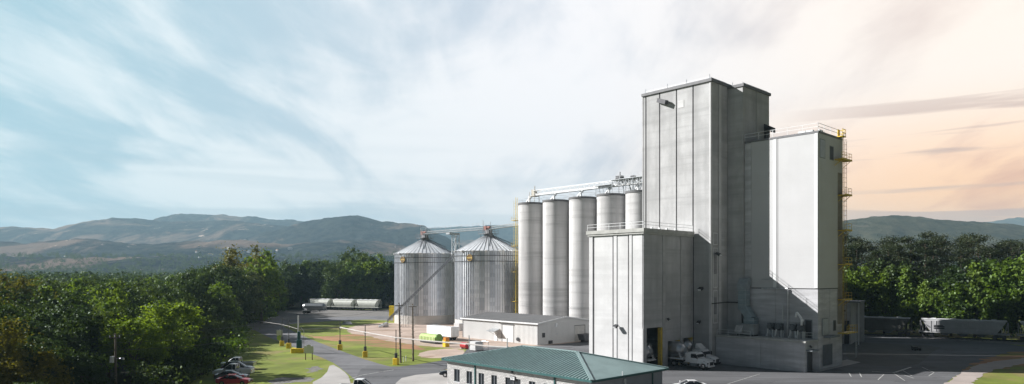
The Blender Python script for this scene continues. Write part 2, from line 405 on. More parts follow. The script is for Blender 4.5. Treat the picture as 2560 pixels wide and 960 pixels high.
# --- tall tower: two joined blocks
TT = bld('mill_tower', 'tallest bare concrete mill tower with dark vertical joints behind the loading building', 'tower', 0, 0)
ZT = 49.2
b = MB(); b.box(.22, 12, .22, 14.2, 0, ZT - .25)
b.build('core_wall', JOINT, TT)
b = MB(); ysl = [0.0, 3.5, 6.9, 10.5, 13.55, 14.2]
panels_x(b, .22, ysl, 0, ZT - .5); panels_y(b, .22, [0.0, 2.45, 5.65], 0, ZT - .5, .22, .12)
b.box(.02, 12, 14.2, 14.4, 0, ZT - .4)
b.build('wall', CONC, TT)
b = MB()      # raised pour strips next to the joints and at the corner
b.box(-.05, 0, 0, .3, 0, ZT - .6); b.box(0, .3, -.07, 0, 0, ZT - .6); b.box(2.6, 3.4, -.06, 0, 0, ZT - .6)
b.build('pilaster', CONCL, TT)
b = MB(); b.box(-.28, 12.1, -.28, 14.4, ZT - .5, ZT); b.build('roof_edge', mat('roof_flashing', (.16, .16, .17), .6), TT)
b = MB(); b.box(-.05, 11.9, 0, 14.2, ZT, ZT + .03); b.build('roof', GREYP, TT)
b = MB(); b.box(5.87, 15.2, -2.65, 11, 0, ZT - .7); b.build('rear_core_wall', JOINT, TT)
b = MB(); panels_x(b, 5.87, [-2.9, 0.02], 0, ZT - .9, .25, .04); panels_y(b, -2.65, [5.62, 10.4, 15.35], 0, ZT - .9, .25, .14)
b.box(15.2, 15.4, -2.6, 11, 0, ZT - .9); b.build('rear_wall', CONC, TT)
b = MB(); b.box(5.42, 15.55, -3.15, 11.1, ZT - .9, ZT - .4); b.build('roof_edge', MATS['roof_flashing'], TT)
# box lamp high on the left face, pale patch, rear vent hood
b = MB(); b.beam((-.25, 10.6, 47.3), (-.75, 8.5, 46.5), .7, .75); b.tube((0, 10.0, 46.9), (-.4, 9.6, 46.9), .07); b.build('vent_spout', METD, TT)
b = MB(); b.box(-.05, 0, 5.35, 6.5, 45.2, 46.5); b.build('repair_patch', CONCL, TT)
b = MB(); b.box(13.4, 14.9, -3.25, -2.88, 38.4, 42.0); r = b.build('rear_opening', METD, TT)
b = MB(); b.prism([(0, 42.9), (0, 42.0), (1.6, 42.0), (1.6, 42.9)], -4.3, -2.9); 
for i in range(len(b.v)): b.v[i] = (b.v[i][0] + 13.3, b.v[i][1], b.v[i][2] - (.8 if b.v[i][1] < -4 else 0))
b.build('hood', METD, r)
for z0, z1 in ((13.2, 20.0), (20.6, 22.6), (7.0, 12.6)):
    b = MB()
    for q in ((.75, .82), (2.08, 2.15)): b.box(q[0], q[1], -.06, 0, z0, z1)
    for q in (z0, z1): b.box(.75, 2.15, -.06, 0, q - .05, q + .05)
    fr = b.build('stair_window_frame', METW, TT)
for z0, z1 in ((15.5, 19.2), (8.5, 11.5)): MB().box(1.0, 1.9, -.03, 0, z0, z1).build('louvre', mat('louvre_grey', (.25, .25, .26), .6, stretch=(1, 1, 8)), TT)
floodlight(TT, (1.2, -.05, 19.0), (0, -1, 0), 1.1)
floodlight(TT, (-.1, 1.5, 13.0), (-1, 0, 0), 1.1); floodlight(TT, (-.1, 2.0, 7.2), (-1, 0, 0), .8)
b = MB()
for q in ((0.3, .4), (.3, 13.8), (8, .4), (.3, 5), (.3, 9)): b.tube((q[0], q[1], ZT), (q[0], q[1], ZT + .9), .05, 5)
rail(b, [(.3, .3), (.3, 13.8)], ZT - .5, .85, 3.4, .03); rail(b, [(.3, .3), (5.5, .3)], ZT - .5, .85, 2.5, .03)
rail(b, [(5.8, -2.6), (15.2, -2.6)], ZT - .9, .85, 3, .03)
b.build('roof_railing', METG, TT)

# --- loading building with the truck bays
LB = bld('loading_building', 'shorter pale concrete building with three truck bays in front of the tallest tower', 'building', -14.7, 3.43)
ZL = 22.9; LX, LY = 14.62, 11.2
b = MB(); b.box(.22, .5, .22, LY, 0, ZL - .6); b.box(.5, LX, LY - .3, LY, 0, ZL - .6)
b.box(.22, LX, .22, .6, 6.7, ZL - .6); b.box(.5, LX, .6, LY - .3, 8.5, 8.8)
b.build('core_wall', JOINT, LB)
b = MB(); panels_x(b, .22, [0, 2.9, 6.1, 10.4, LY], 0, ZL - .7, .22, .34)
b.box(0, LX, LY, LY + .2, 0, ZL - .7); b.build('wall', CONCL, LB)
b = MB()      # front face: piers and lintels leave three real openings
XS = [0, .95, 5.2, 6.9, 10.3, 11.6, 14.3, LX]
xj = [0, 5.6, 10.9, LX]
panels_y(b, .22, [0, 5.95, 10.85, LX], 6.7, ZL - .7, .22, .14)
for a, c in ((0, .95), (5.2, 6.9), (10.3, 11.6), (14.3, LX)): b.box(a + .01, c, 0, .6, 0, 6.7)
b.box(6.9, 10.3, .002, .6, 4.2, 6.7); b.box(11.6, 14.3, .002, .6, 4.4, 6.7)
b.build('front_wall', CONC, LB)
b = MB(); b.box(5.35, 6.1, -.1, 0, 0, ZL - .9); b.box(10.6, 11.1, -.1, 0, 0, ZL - .9); b.box(13.9, 14.35, -.08, 0, 4.6, ZL - .9); b.build('pilaster', CONC, LB)
b = MB(); b.box(-.1, 0, 2.2, 2.75, 0, ZL - .9); b.box(-.1, 0, 5.3, 5.95, 0, ZL - .9); b.box(-.1, 0, 10.55, 11.1, 0, ZL - .9); b.build('pilaster', CONCL, LB)
b = MB(); b.box(-.45, LX - .3, -.45, LY + .5, ZL - .6, ZL); b.box(-.3, LX - .3, -.3, LY + .3, ZL - .9, ZL - .6); b.build('roof_slab', mat('roof_slab_concrete', (.42, .42, .40), .9), LB)
for (a, c, zz) in ((.95, 5.2, 6.6), (6.9, 10.3, 4.2), (11.6, 14.3, 4.4)):
    MB().box(c - .42, c - .02, -.12, .55, 0, zz).build('bay_guard_post', YELD, LB); MB().box(a + .02, a + .12, .1, .55, 0, zz).build('bay_guard_post', YELD, LB)
k = MB(); rail(k, [(.6, 3.2), (5.4, 3.2)], 4.6, 1.0, 1.1, .04); k.beam((1.2, 3.0, 3.6), (4.6, 3.0, 5.2), .5, .12); k.beam((1.2, 2.6, 4.5), (4.6, 2.6, 6.1), .06, .06)
for q in (1.2, 2.4, 3.6): k.tube((q, 3.2, 4.6), (q, 3.2, 6.6), .04, 5)
k.build('inner_stair', YELD, LB)
k = MB(); rail(k, [(-.3, LY + .3), (-.3, -.3), (LX - .6, -.3)], ZL, 1.05, 2.1, .035); k.build('roof_railing', METW, LB)
for q in (2.2, 4.4, 6.5, 9): MB().box(q, q + .35, -.1, .2, ZL, ZL + .3).build('roof_fixture', METW, LB)
floodlight(LB, (-.1, 5.0, 6.9), (-1, 0, 0), 1.0); floodlight(LB, (6.4, -.1, 8.0), (0, -1, 0), .6)
k = MB(); k.box(.3, LX, 0, LY, .02, .03); k.build('bay_floor', ASPH, LB)

# --- white tower
WT = bld('clad_tower', 'white clad tower with yellow ladder platforms at the right end of the mill', 'tower', 6.25, -15.66)
ZW = 38.7; WX, WY = 9.7, 12.7; ZJ = 13.1
b = MB(); b.box(.1, WX, .1, WY, 0, ZW - .35); b.build('core_wall', JOINT, WT)
b = MB(); yj = uv_left(1945, 110.8, 2045)
panels_x(b, .1, [0, yj, WY - 1.15], ZJ + .05, ZW - .35, .16, .1); panels_y(b, .1, [-.0, WX], ZJ + .05, ZW - .35, .16, .04)
b.build('cladding', CLAD, WT)
b = MB(); b.box(-.12, -.06, .02, .5, ZJ + .1, ZW - .4); b.box(-.12, -.06, yj + .3, yj + .8, ZJ + .1, ZW - .4); b.build('corner_trim', METW, WT)
b = MB(); panels_x(b, .1, [0, yj + .4, WY], 0, ZJ - .1, .1, .06); panels_y(b, .1, [0, 4.6, WX], 0, ZJ - .1, .1, .08)
b.box(-.04, .1, WY - 1.15, WY, ZJ - .1, ZW - .4); b.build('lower_wall', CONCD, WT)
b = MB(); b.box(-.12, WX, -.12, WY, ZW - .35, ZW); b.build('roof_edge', MATS['roof_flashing'], WT)
b = MB(); rail(b, [(0, WY), (0, 0), (WX - .1, 0)], ZW, 1.25, 2.4, .04); b.build('roof_railing', METW, WT)
b = MB(); b.box(.3, .9, 1, 3.4, ZW, ZW + .35); b.box(1.5, 3, .4, .6, ZW, ZW + .5); b.build('roof_curb', METW, WT)
wx = lambda x: uv_right(x, 110.8, 2045)
zr = lambda x, y: H + (HY - y) / F * (110.8 + wx(x) * UY)
for nm, x0, x1, y0, y1, m_, pr in (('window', 2049, 2061, 348, 392, METW, .05), ('door', 2074, 2082, 366, 398, METD, .05), ('window', 2055, 2069, 798, 838, METW, .05), ('door', 2057, 2079, 864, 914, DOORG, .06), ('window', 2083, 2088, 802, 826, METD, .05)):
    b = MB(); xa, xb = wx(x0), wx(x1); za, zb = max(0, zr(x0, y1)), zr(x0, y0)
    b.box(xa - .12, xb + .12, -.1, -.06, za - .1, zb + .12); f = b.build(nm, GREYP, WT)
    b = MB(); b.box(xa, xb, -.12, -.1, za, zb); b.build('pane' if nm == 'window' else 'leaf', m_ if nm != 'window' or m_ is METD else mat('frosted_glazing', (.4, .42, .45), .3), f)
b = MB(); b.box(wx(2058), wx(2083), -1.1, -.07, 5.3 - .25, 5.3); b.build('door_canopy', GREYP, WT)
# platforms, ladder and cage down the far right corner
lx = wx(2094)
b = MB()
for i, yy in enumerate((400, 487, 575, 660, 748)):
    z = zr(2094, yy); x0 = lx - (1.6 if i == 0 else .2); pl = MB()
    pl.box(x0, WX + .7, -1.35, -.07, z - .14, z); pl.box(x0, WX + .7, -1.4, -1.35, z - .18, z + .12)
    pf = pl.build('ladder_platform', YELD, WT)
    rr = MB(); rail(rr, [(x0, -1.32), (WX + .65, -1.32), (WX + .65, -.1)], z, 1.1, 1.0, .03); rr.build('railing', YEL if i == 0 else YELD, pf)
    MB().tube((x0 + .2, -.07, z - 1.1), (x0 + .3, -1.3, z - .1), .05, 5).build('bracket', YELD, pf); MB().tube((WX + .3, -.07, z - 1.1), (WX + .3, -1.3, z - .1), .05, 5).build('bracket', YELD, pf)
la = MB()
for sx in (-.25, .25): la.tube((lx + .9 + sx, -.55, 5), (lx + .9 + sx, -.55, ZW + 1), .035, 4)
for k in range(112): la.tube((lx + .65, -.55, 5.2 + k * .3), (lx + 1.15, -.55, 5.2 + k * .3), .02, 4)
la.build('ladder', YELD, WT)
cg = MB()
for k in range(40):
    z = 7 + k * .8; pts = [(lx + .9 + .42 * math.cos(t), -.6 - .42 * math.sin(t) * 1.3, z) for t in np.linspace(0, math.pi, 7)]; cg.path(pts, .02, 4)
for t in np.linspace(0, math.pi, 5): cg.tube((lx + .9 + .42 * math.cos(t), -.6 - .42 * 1.3 * math.sin(t), 7), (lx + .9 + .42 * math.cos(t), -.6 - .42 * 1.3 * math.sin(t), 38), .018, 4)
cg.build('ladder_cage', mat('rusty_yellow_paint', (.3, .22, .1), .8), WT)
b = MB(); b.box(lx - .1, WX + .02, -.075, -.061, 7, ZW - 6); b.build('cage_shade_strip', mat('shaded_concrete', (.30, .27, .23), .9, var=.2, streak=.6), WT)  # brownish shade of the ladder cage painted as a strip
b = MB(); b.box(WX - 2.0, WX - .6, -.9, .5, ZW + .0, ZW + .15); rail(b, [(WX - 2, -.8), (WX - .6, -.8), (WX - .6, .4)], ZW, 1.3, .7, .05); b.box(WX - 2.0, WX - 1.2, -.1, 0, ZW + .2, ZW + 1.3); b.build('roof_gate', YEL, WT)
# lower balcony with hanging ladder, right of the tower
b = MB(); zb_ = 5.6; b.box(lx - .2, WX + 2.6, -1.6, -.07, zb_ - .18, zb_); pf = b.build('lower_platform', YELD, WT)
b = MB(); rail(b, [(lx, -1.55), (WX + 2.5, -1.55), (WX + 2.5, -.1)], zb_, 1.15, 1.0, .04); b.build('railing', YELD, pf)
b = MB()
for sx in (0, .5): b.tube((WX + 1.6 + sx, -1.6, 1.2), (WX + 1.6 + sx, -1.6, zb_ + 1), .035, 4)
for k in range(14): b.tube((WX + 1.6, -1.6, 1.4 + k * .3), (WX + 2.1, -1.6, 1.4 + k * .3), .02, 4)
b.build('hanging_ladder', METG, pf)
b = MB(); b.beam((.0 - .1, 2.2, 7.9), (-.7, 2.2, 7.9), .12, .12); b.tube((-.5, 2.2, 8.0), (-.9, 2.2, 7.7), .18); b.build('wall_lamp', METW, WT)
dd = MB(); y0, y1 = uv_left(2031, 110.8, 2045), uv_left(2013, 110.8, 2045)
dd.box(-.08, .0, y0, y1, 5.05, 8.05); dr = dd.build('roof_door', GREYP, WT)
dd = MB(); dd.box(-.11, -.08, y0 + .12, y1 - .12, 5.05, 7.9); dd.build('leaf', METD, dr)
# --- annex in front of it
AN = bld('low_annex', 'low flat roofed grey concrete annex at the foot of the white clad tower', 'building', 1.4, -15.66)
AX, AY, ZA = 4.72, 15.55, 4.95
b = MB(); b.box(.1, AX, .1, AY, 0, ZA - .25); b.build('core_wall', JOINT, AN)
b = MB(); panels_x(b, .1, [0, 7.3, AY], 0, ZA - .3, .1, .05); panels_y(b, .1, [0, AX], 0, ZA - .3, .1, .02); b.build('wall', CONCD, AN)
b = MB(); b.box(-.22, AX, -.22, AY, ZA - .27, ZA); b.build('roof_slab', MATS['roof_slab_concrete'], AN)
b = MB(); b.box(.7, 2.5, -.12, -.001, .02, 3.2); f = b.build('door', DOORG, AN)
b = MB(); b.box(.85, 2.35, -.16, -.12, .05, 3.05); b.build('leaf', METD, f)
b = MB(); b.box(.4, 3.0, -1.0, -.001, 3.35, 3.5); b.build('door_canopy', GREYP, AN); b = MB(); b.box(2.9, 3.1, -1.1, -.001, 0, 2.9); b.build('wing_wall', CONCD, AN)
floodlight(AN, (1.4, -.02, 4.1), (0, -1, 0), .5)
k = MB(); rail(k, [(.1, AY - .3), (.1, 9.2)], ZA, 1.0, 1.6, .03); k.build('roof_railing', METW, AN); k = MB(); rail(k, [(4.4, .6), (4.4, 2.6)], ZA, 1.0, 1.0, .03); k.build('roof_railing', METW, AN)

RW = thing('added_shade_block', 'unseen grey concrete block added behind the towers to shade the yard', 'building', (52, 153, 0), A43)  # unseen block added to cast its shadow over the right yard
b = MB(); b.box(-14, 14, -11, 11, 0, 42); panels_x(b, -14, [-11, -3.5, 4, 11], 0, 42); panels_y(b, -11, [-14, -4.5, 4.5, 14], 0, 42); b.build('wall', CONC, RW)
b = MB(); b.box(-14.4, 14.4, -11.4, 11.4, 42, 42.5); b.build('roof_edge', MATS['roof_flashing'], RW)
# equipment that stands on the annex roof
AZ0 = ZA
E1 = thing('air_handler', 'boxy grey louvred air handler on the annex roof beside the tall duct', 'air unit', UV(4.2, -4.6, AZ0), A43)
b = MB(); b.box(-1.0, 1.0, -1.5, 1.6, .25, 1.9); b.box(-1.15, 1.1, -1.6, 1.7, 1.9, 2.0); b.build('housing', mat('unit_grey', (.33, .35, .36), .6), E1)
b = MB()
for k in range(5): b.box(-1.12, -1.0, .2, 1.5, .5 + k * .26, .62 + k * .26)
b.prism([(-1.9, .7), (-1.0, .7), (-1.0, 1.75), (-1.25, 1.75)], .2, 1.5); b.build('intake_hood', METG, E1)
b = MB(); b.box(-.9, .9, -1.4, -1.2, 0, .25); b.box(-.9, .9, 1.3, 1.5, 0, .25); b.build('skid', METD, E1)
DUCTM = mat('blue_grey_duct', (.30, .37, .41), .45, .4, var=.12)
E2 = thing('exhaust_duct', 'tall blue grey exhaust duct climbing the wall above the annex', 'duct', UV(5.2, -4.6, AZ0), A43)
def sq(mb, p, q, w): mb.beam(p, q, w, w)
b = MB(); b.box(-.85, .85, -1.0, .9, 0, 4.2); b.beam((0, -.1, 4.1), (0, 1.2, 6.6), 1.5, 1.5); b.box(-.75, .75, .5, 2.0, 6.2, 12.2); b.build('duct', DUCTM, E2, bevel=.05)
b = MB(); b.prism([(-.85, 12.0), (-.95, 10.9), (0, 10.9), (.8, 12.0), (.8, 13.6), (-.1, 13.6)], .35, 2.1); b.build('duct_elbow', mat('duct_elbow_metal', (.35, .4, .43), .3, .5), E2)
E2.scale = (1, 1, .72)
for z in (1.2, 2.4, 3.6, 7.2, 8.4, 9.6, 10.7): MB().box(-.9, .9, -.1 + (.55 if z > 6 else -.95), .95 + (1.1 if z > 6 else 0), z, z + .07).build('flange', METG, E2)
E3 = thing('roof_pipework', 'thin grey pipe bent along the wall above the annex roof', 'pipe', UV(5.9, -6.2, AZ0), A43)
b = MB(); b.path([(0, 0, 8.1), (0, -4.6, 8.1), (0, -4.6, .02)], .11, 8); b.path([(-.1, -3.8, 5.6), (-.1, -3.8, 2.4)], .08, 6); b.path([(0.1, 0, 9.6), (0, -2.0, 9.6)], .08, 6)
b.build('pipe', METG, E3)
E3b = thing('wall_conduit', 'dark conduit running from the tallest tower to the blue grey duct', 'pipe', UV(5.35, -2.9, 10.5), A43)
b = MB(); b.path([(0, 2.8, 0), (0, .1, 0), (-.0, -.1, -5.4)], .09, 6); b.path([(-5.2, 2.8, -.1), (0, 2.8, 0)], .09, 6); b.build('pipe', METD, E3b)
yy = [-8.3, -9.75, -12.15, -13.4]
labs = ['leftmost filter blower beside the duct on the annex roof', 'second filter blower from the duct, close to the leftmost one', 'filter blower just right of the thin wall pipe on the annex roof', 'filter blower with a raised white bent spout on the annex roof']
bl = None
for i, v in enumerate(yy):
    t = thing('filter_blower', labs[i], 'blower', UV(5.1, v, AZ0), A43, 'blowers on the annex roof')
    b = MB(); b.box(-.3, .5, -.5, .5, 1.15, 2.3); b.tube((-.35, 0, 1.75), (-.75, 0, 1.75), .42, 14); b.build('housing', mat('blower_dark', (.12, .13, .14), .5, .3), t)
    for sy in (-.45, .42):
        MB().tube((-.3, sy, 0), (-.3, sy, 1.2), .1, 6).build('leg', METW, t); MB().tube((.4, sy, 0), (.4, sy, 1.2), .08, 6).build('leg', METW, t)
    b = MB(); b.path([(-.55, .25, 1.4), (-.6, .3, .6), (-.6, .55, .1)], .12, 8); b.build('outlet_pipe', METW, t)
    if i == 3:
        b = MB(); b.path([(-.3, -.2, 2.2), (-.3, -.2, 3.3), (-.3, .55, 4.3), (-.3, .75, 3.5)], .18, 8); b.build('spout', METW, t)

# ------------------------------------------------------------------ concrete silos
SILOM = mat('silo_concrete', (.52, .515, .515), .9, var=.2, vscale=.3, stretch=(1, 1, .12), streak=.75, bump=.3, bscale=5)
def silo(x, v, label, u=24.4, r=3.34, z1=34.6, detail=True):
    t = bld('concrete_silo', label, 'silo', u, v, 0, 'concrete silos in a row')
    MB().cyl(0, 0, 0, z1 - .5, r, r, 72, False).build('wall', SILOM, t, True)
    b = MB(); b.ring(0, 0, z1 - .5, z1, r - .3, r + .14, 72); b.build('rim', mat('silo_rim', (.13, .13, .135), .7), t, False)
    b = MB(); b.cyl(0, 0, z1 - .3, z1 - .25, r - .2, None, 48); b.build('roof', GREYP, t)
    if detail:
        b = MB()
        for k in range(8):
            th = math.pi + k * math.pi / 4; b.tube((r * .96 * math.cos(th), r * .96 * math.sin(th), z1), (r * .96 * math.cos(th), r * .96 * math.sin(th), z1 + 1), .03, 4)
        b.ring(0, 0, z1 + .95, z1 + 1.0, r * .955, r * .965, 40); b.build('railing', METG, t)
        b = MB()     # cone outlet lip low on the shell
        b.ring(0, 0, 7.0, 7.15, r, r + .06, 72); b.build('pour_ring', CONC, t)
    return t
sv = [L(W(x, 304150 / (x + 317)))[1] for x in (1327, 1389, 1456, 1527, 1600)]
sl = ['leftmost bare concrete silo, next to the right steel grain bin', 'second concrete silo from the left in the front row', 'middle concrete silo of the front row of five', 'fourth concrete silo from the left, its foot hidden by the loading building', 'rightmost concrete silo, half hidden by the tallest tower']
for x, v, l in zip((1327, 1389, 1456, 1527, 1600), sv, sl): silo(x, v, l)
bk = ['rear row silo seen in the gap between the first and second front silos', 'rear row silo seen in the gap between the second and third front silos', 'rear row silo seen in the gap between the third and fourth front silos', 'rear row silo seen in the gap between the fourth and fifth front silos']
for i in range(4):
    silo(0, sv[i] + .0, bk[i], 24.4 + 7.2, 3.4, 34.4, False)
# conveyor gallery over the silos
GA = bld('silo_conveyor', 'white lattice conveyor running along the tops of the concrete silos', 'conveyor', 24.4, sv[0], 34.5)
v0, v1 = -1.5, sv[4] - sv[0] - 6
b = MB(); truss(b, (0, v0, 2.0), (0, v1, 2.0), 1.3, 1.35, 26, .07); b.box(-.35, .35, v1, v0, 2.1, 2.5); b.build('gallery', METW, GA)
for i in range(5):
    yv = sv[i] - sv[0]
    b = MB(); b.beam((0, yv + .6, 0), (0, yv + .6, 2.0), .4, .4); b.build('support_post', METW, GA)
    b = MB(); b.tube((0, yv + 2.4, -.1), (0, yv - .6, 2.2), .28, 8); b.build('spout', METW, GA)
    b = MB(); b.beam((.0, yv - .2, 1.95), (0, yv - 2.6, 1.95), 1.2, .12); b.build('walkway', METG, GA)
b = MB()
b.box(-1, 1, v0 - .8, v0 + 1.2, 1.8, 2.0); b.box(-.6, .6, v0 - .3, v0 + .7, 2.0, 3.6); b.tube((0, v0, 3.6), (0, v0, 4.6), .12, 6)
for q in ((-.9, v0 - .7), (.9, v0 - .7), (-.9, v0 + 1.1), (.9, v0 + 1.1)): b.tube((q[0], q[1], 0), (q[0], q[1], 3.0), .07, 4)
b.build('drive_head', mat('beige_machinery', (.45, .42, .36), .6), GA)
# distributor of spouts beside the tallest tower
DS = bld('spout_distributor', 'tangle of grey spouts and platforms on the silos against the tallest tower', 'machinery', 24.4, sv[4], 34.5)
b = MB()
for k in range(9):
    yv = 5.5 - k * 1.5; b.path([(0, yv, 4.9), (0, yv - .5, 4.2), (random.uniform(-1.5, 1.5), yv + random.uniform(-1.6, 1.6), 0)], .17, 6)
b.build('spout', METG, DS)
b = MB(); b.box(-1.6, 1.6, -8, 7.5, 5.0, 5.15); rail(b, [(-1.6, 7.5), (-1.6, -8)], 5.15, 1.1, 1.3, .04); truss(b, (0, 7.5, 3.3), (0, -8, 3.3), 2.6, 1.6, 12, .06)
for k in range(8): b.tube((-1.5, 7 - k * 2, 0), (-1.5, 7 - k * 2, 5), .09, 5)
b.box(-1.4, 1.4, 7.6, 12.5, 3.6, 3.75); rail(b, [(-1.4, 12.5), (-1.4, 7.6)], 3.75, 1.1, 1.3, .04)
for k in range(4): b.tube((-1.3, 8 + k * 1.4, 0), (-1.3, 9.4 + k * .9, 3.6), .07, 5)
b.build('platform', METG, DS)
b = MB(); b.box(-.7, .7, 5.2, 6.6, 5.15, 6.6); b.tube((0, 5.8, 6.6), (0, 5.8, 8), .1, 6); b.box(-.5, .5, 1.5, 2.4, 5.15, 6.0); b.build('gearbox', METD, DS)
DS.scale = (1, 1, .66)
# yellow caged ladder of the first silo
LD = bld('silo_ladder', 'thin yellow caged ladder on the left edge of the leftmost concrete silo', 'ladder', 24.4 - 2.5, sv[0] + 2.9)
b = MB()
for sx in (-.3, .3): b.tube((sx, .1, 0), (sx, .1, 36.2), .05, 4)
for k in range(89): b.tube((-.3, .1, .4 + k * .4), (.3, .1, .4 + k * .4), .025, 4)
b.build('rails', YEL, LD)
b = MB()
for k in range(41): z = 2.6 + k * .8; b.path([(-.45, .1, z), (-.45, .8, z), (.45, .8, z), (.45, .1, z)], .03, 4)
for q in ((-.45, .8), (.45, .8)): b.tube((q[0], q[1], 2.6), (q[0], q[1], 35.4), .03, 4)
b.build('cage', mat('faded_yellow_paint', (.5, .45, .22), .7), LD)
for z in (8, 16, 23, 30):
    b = MB(); b.box(-.8, .8, .0, 1.3, z, z + .12); rail(b, [(-.8, 1.3), (.8, 1.3)], z, 1.0, .8, .03); b.build('landing', YELD, LD)

# ------------------------------------------------------------------ steel grain bins
BINM = bpy.data.materials.new('corrugated_steel'); BINM.use_nodes = True
t_ = NT(BINM.node_tree); o_ = t_.n('ShaderNodeOutputMaterial'); p_ = t_.n('ShaderNodeBsdfPrincipled'); t_.l(p_.outputs[0], o_.inputs[0])
tc_ = t_.n('ShaderNodeTexCoord').outputs['Object']
sx_ = t_.n('ShaderNodeSeparateXYZ'); t_.l(tc_, sx_.inputs[0])
ang_ = t_.m('ARCTAN2', sx_.outputs[1], sx_.outputs[0])
cell = t_.m('FLOOR', t_.m('MULTIPLY', ang_, 42 / (2 * math.pi))); row = t_.m('FLOOR', t_.m('MULTIPLY', sx_.outputs[2], 1 / 1.13))
wn = t_.n('ShaderNodeTexWhiteNoise', noise_dimensions='2D'); cmb = t_.n('ShaderNodeCombineXYZ'); t_.l(cell, cmb.inputs[0]); t_.l(row, cmb.inputs[1]); t_.l(cmb.outputs[0], wn.inputs['Vector'])
wn2 = t_.n('ShaderNodeTexWhiteNoise', noise_dimensions='1D'); t_.l(cell, wn2.inputs['W'])
mixv = t_.m('ADD', t_.m('MULTIPLY', wn.outputs[0], .4), t_.m('MULTIPLY', wn2.outputs[0], .6))
t_.l(t_.mix(mixv, (.40, .44, .50), (.93, .95, .98)), p_.inputs['Base Color'])
p_.inputs['Metallic'].default_value = .4; t_.l(t_.m('ADD', .32, t_.m('MULTIPLY', wn2.outputs[0], .2)), p_.inputs['Roughness'])
bp_ = t_.n('ShaderNodeBump'); bp_.inputs['Strength'].default_value = .35; bp_.inputs['Distance'].default_value = .03
t_.l(t_.m('SINE', t_.m('MULTIPLY', sx_.outputs[2], 2 * math.pi / .283)), bp_.inputs['Height']); t_.l(bp_.outputs[0], p_.inputs['Normal'])
RIBM = mat('bin_stiffener', (.5, .52, .55), .4, .5)
ROOFM = mat('bin_roof_steel', (.74, .76, .79), .5, .25, var=.1)
def grain_bin(u, v, label, bx, r=9.45, ze=21.85, zp=26.4):
    t = bld('grain_bin', label, 'grain bin', u, v, 0, 'corrugated steel grain bins')
    MB().cyl(0, 0, 0, 2.7, r + .12, None, 96).build('base', mat('bin_base_concrete', (.52, .5, .47), .9, var=.12, vscale=.3, streak=.4), t, True)
    MB().cyl(0, 0, 2.7, ze, r, None, 168, False).build('wall', BINM, t, True)
    b = MB()
    for k in range(84):
        th = 2 * math.pi * k / 84; c, s = math.cos(th), math.sin(th); p = Vector((c * (r + .06), s * (r + .06), 0))
        tn = Vector((-s, c, 0)) * .09; rd = Vector((c, s, 0)) * .1
        vs = []
        for z in (2.75, ze - .1): vs += [(p - tn - rd) + Vector((0, 0, z)), (p - tn + rd) + Vector((0, 0, z)), (p + tn + rd) + Vector((0, 0, z)), (p + tn - rd) + Vector((0, 0, z))]
        b.add(vs, [(0, 1, 5, 4), (1, 2, 6, 5), (2, 3, 7, 6), (4, 5, 6, 7)])
    b.build('stiffener', RIBM, t)
    b = MB()
    for z in (ze - 1.35, ze - 2.9): b.ring(0, 0, z, z + .12, r + .14, r + .26, 96)
    b.build('wind_ring', METD, t)
    # ribbed cone roof
    n = 48; rt = 1.3; b = MB(); b.cyl(0, 0, ze + .02, zp, r + .35, rt, 96, False); rf = b.build('roof', ROOFM, t, True)
    b = MB()
    for k in range(n):
        th = 2 * math.pi * (k + .5) / n; c, s = math.cos(th), math.sin(th)
        b.beam((c * (r + .38), s * (r + .38), ze + .05), (c * rt, s * rt, zp + .03), .09, .10)
    b.build('rib', METG, rf)
    b = MB(); b.cyl(0, 0, zp - .1, zp + .45, 1.35, 1.2, 24); b.build('cap', METG, t)
    for k in range(16):
        b = MB(); th = 2 * math.pi * k / 16; b.beam((math.cos(th) * (r + .1), math.sin(th) * (r + .1), ze + .12), (math.cos(th) * (r + .6), math.sin(th) * (r + .6), ze - .1), .55, .35); b.build('roof_vent', METW, t)
    # platform and machinery on the peak
    b = MB(); b.box(-2.1, 2.1, -2.0, 2.0, zp + .5, zp + .62); rail(b, [(-2.1, 2), (-2.1, -2), (2.1, -2)], zp + .6, 1.1, 1.4, .04)
    for q in ((-1.6, -1.5), (1.6, -1.5), (-1.6, 1.5), (1.6, 1.5)): b.tube((q[0], q[1], zp - 1.0), (q[0], q[1], zp + .5), .08, 5)
    b.box(-.7, .7, -.9, .9, zp + .62, zp + 1.6); b.build('peak_platform', mat('peak_steel', (.2, .2, .21), .5, .4), t)
    # round badge
    th = math.atan2(bx, -.96)
    d = Vector((math.cos(th), math.sin(th), 0)); c = d * (r + .32) + Vector((0, 0, ze - 1.9))
    b = MB(); b.tube(c - d * .1, c + d * .06, .95, 28); bd = b.build('badge', mat('badge_brown', (.16, .10, .05), .5), t)
    s_ = Vector((-d.y, d.x, 0)); b = MB()
    cc = c + d * .07
    for k in range(28):
        a0, a1 = 2 * math.pi * k / 28, 2 * math.pi * (k + 1) / 28
        b.tube(cc + s_ * .84 * math.cos(a0) + Vector((0, 0, .84 * math.sin(a0))), cc + s_ * .84 * math.cos(a1) + Vector((0, 0, .84 * math.sin(a1))), .06, 4)
    b.beam(cc - s_ * .8, cc + s_ * .8, .05, .42); b.build('emblem', mat('badge_gold', (.5, .36, .12), .5), bd)
    return t
B1 = grain_bin(23.46, 116.22, 'left corrugated steel grain bin, crossed by a diagonal conveyor', -.18)
B2 = grain_bin(23.2, 85.0, 'right corrugated steel grain bin, between the other bin and the concrete silos', -.3)
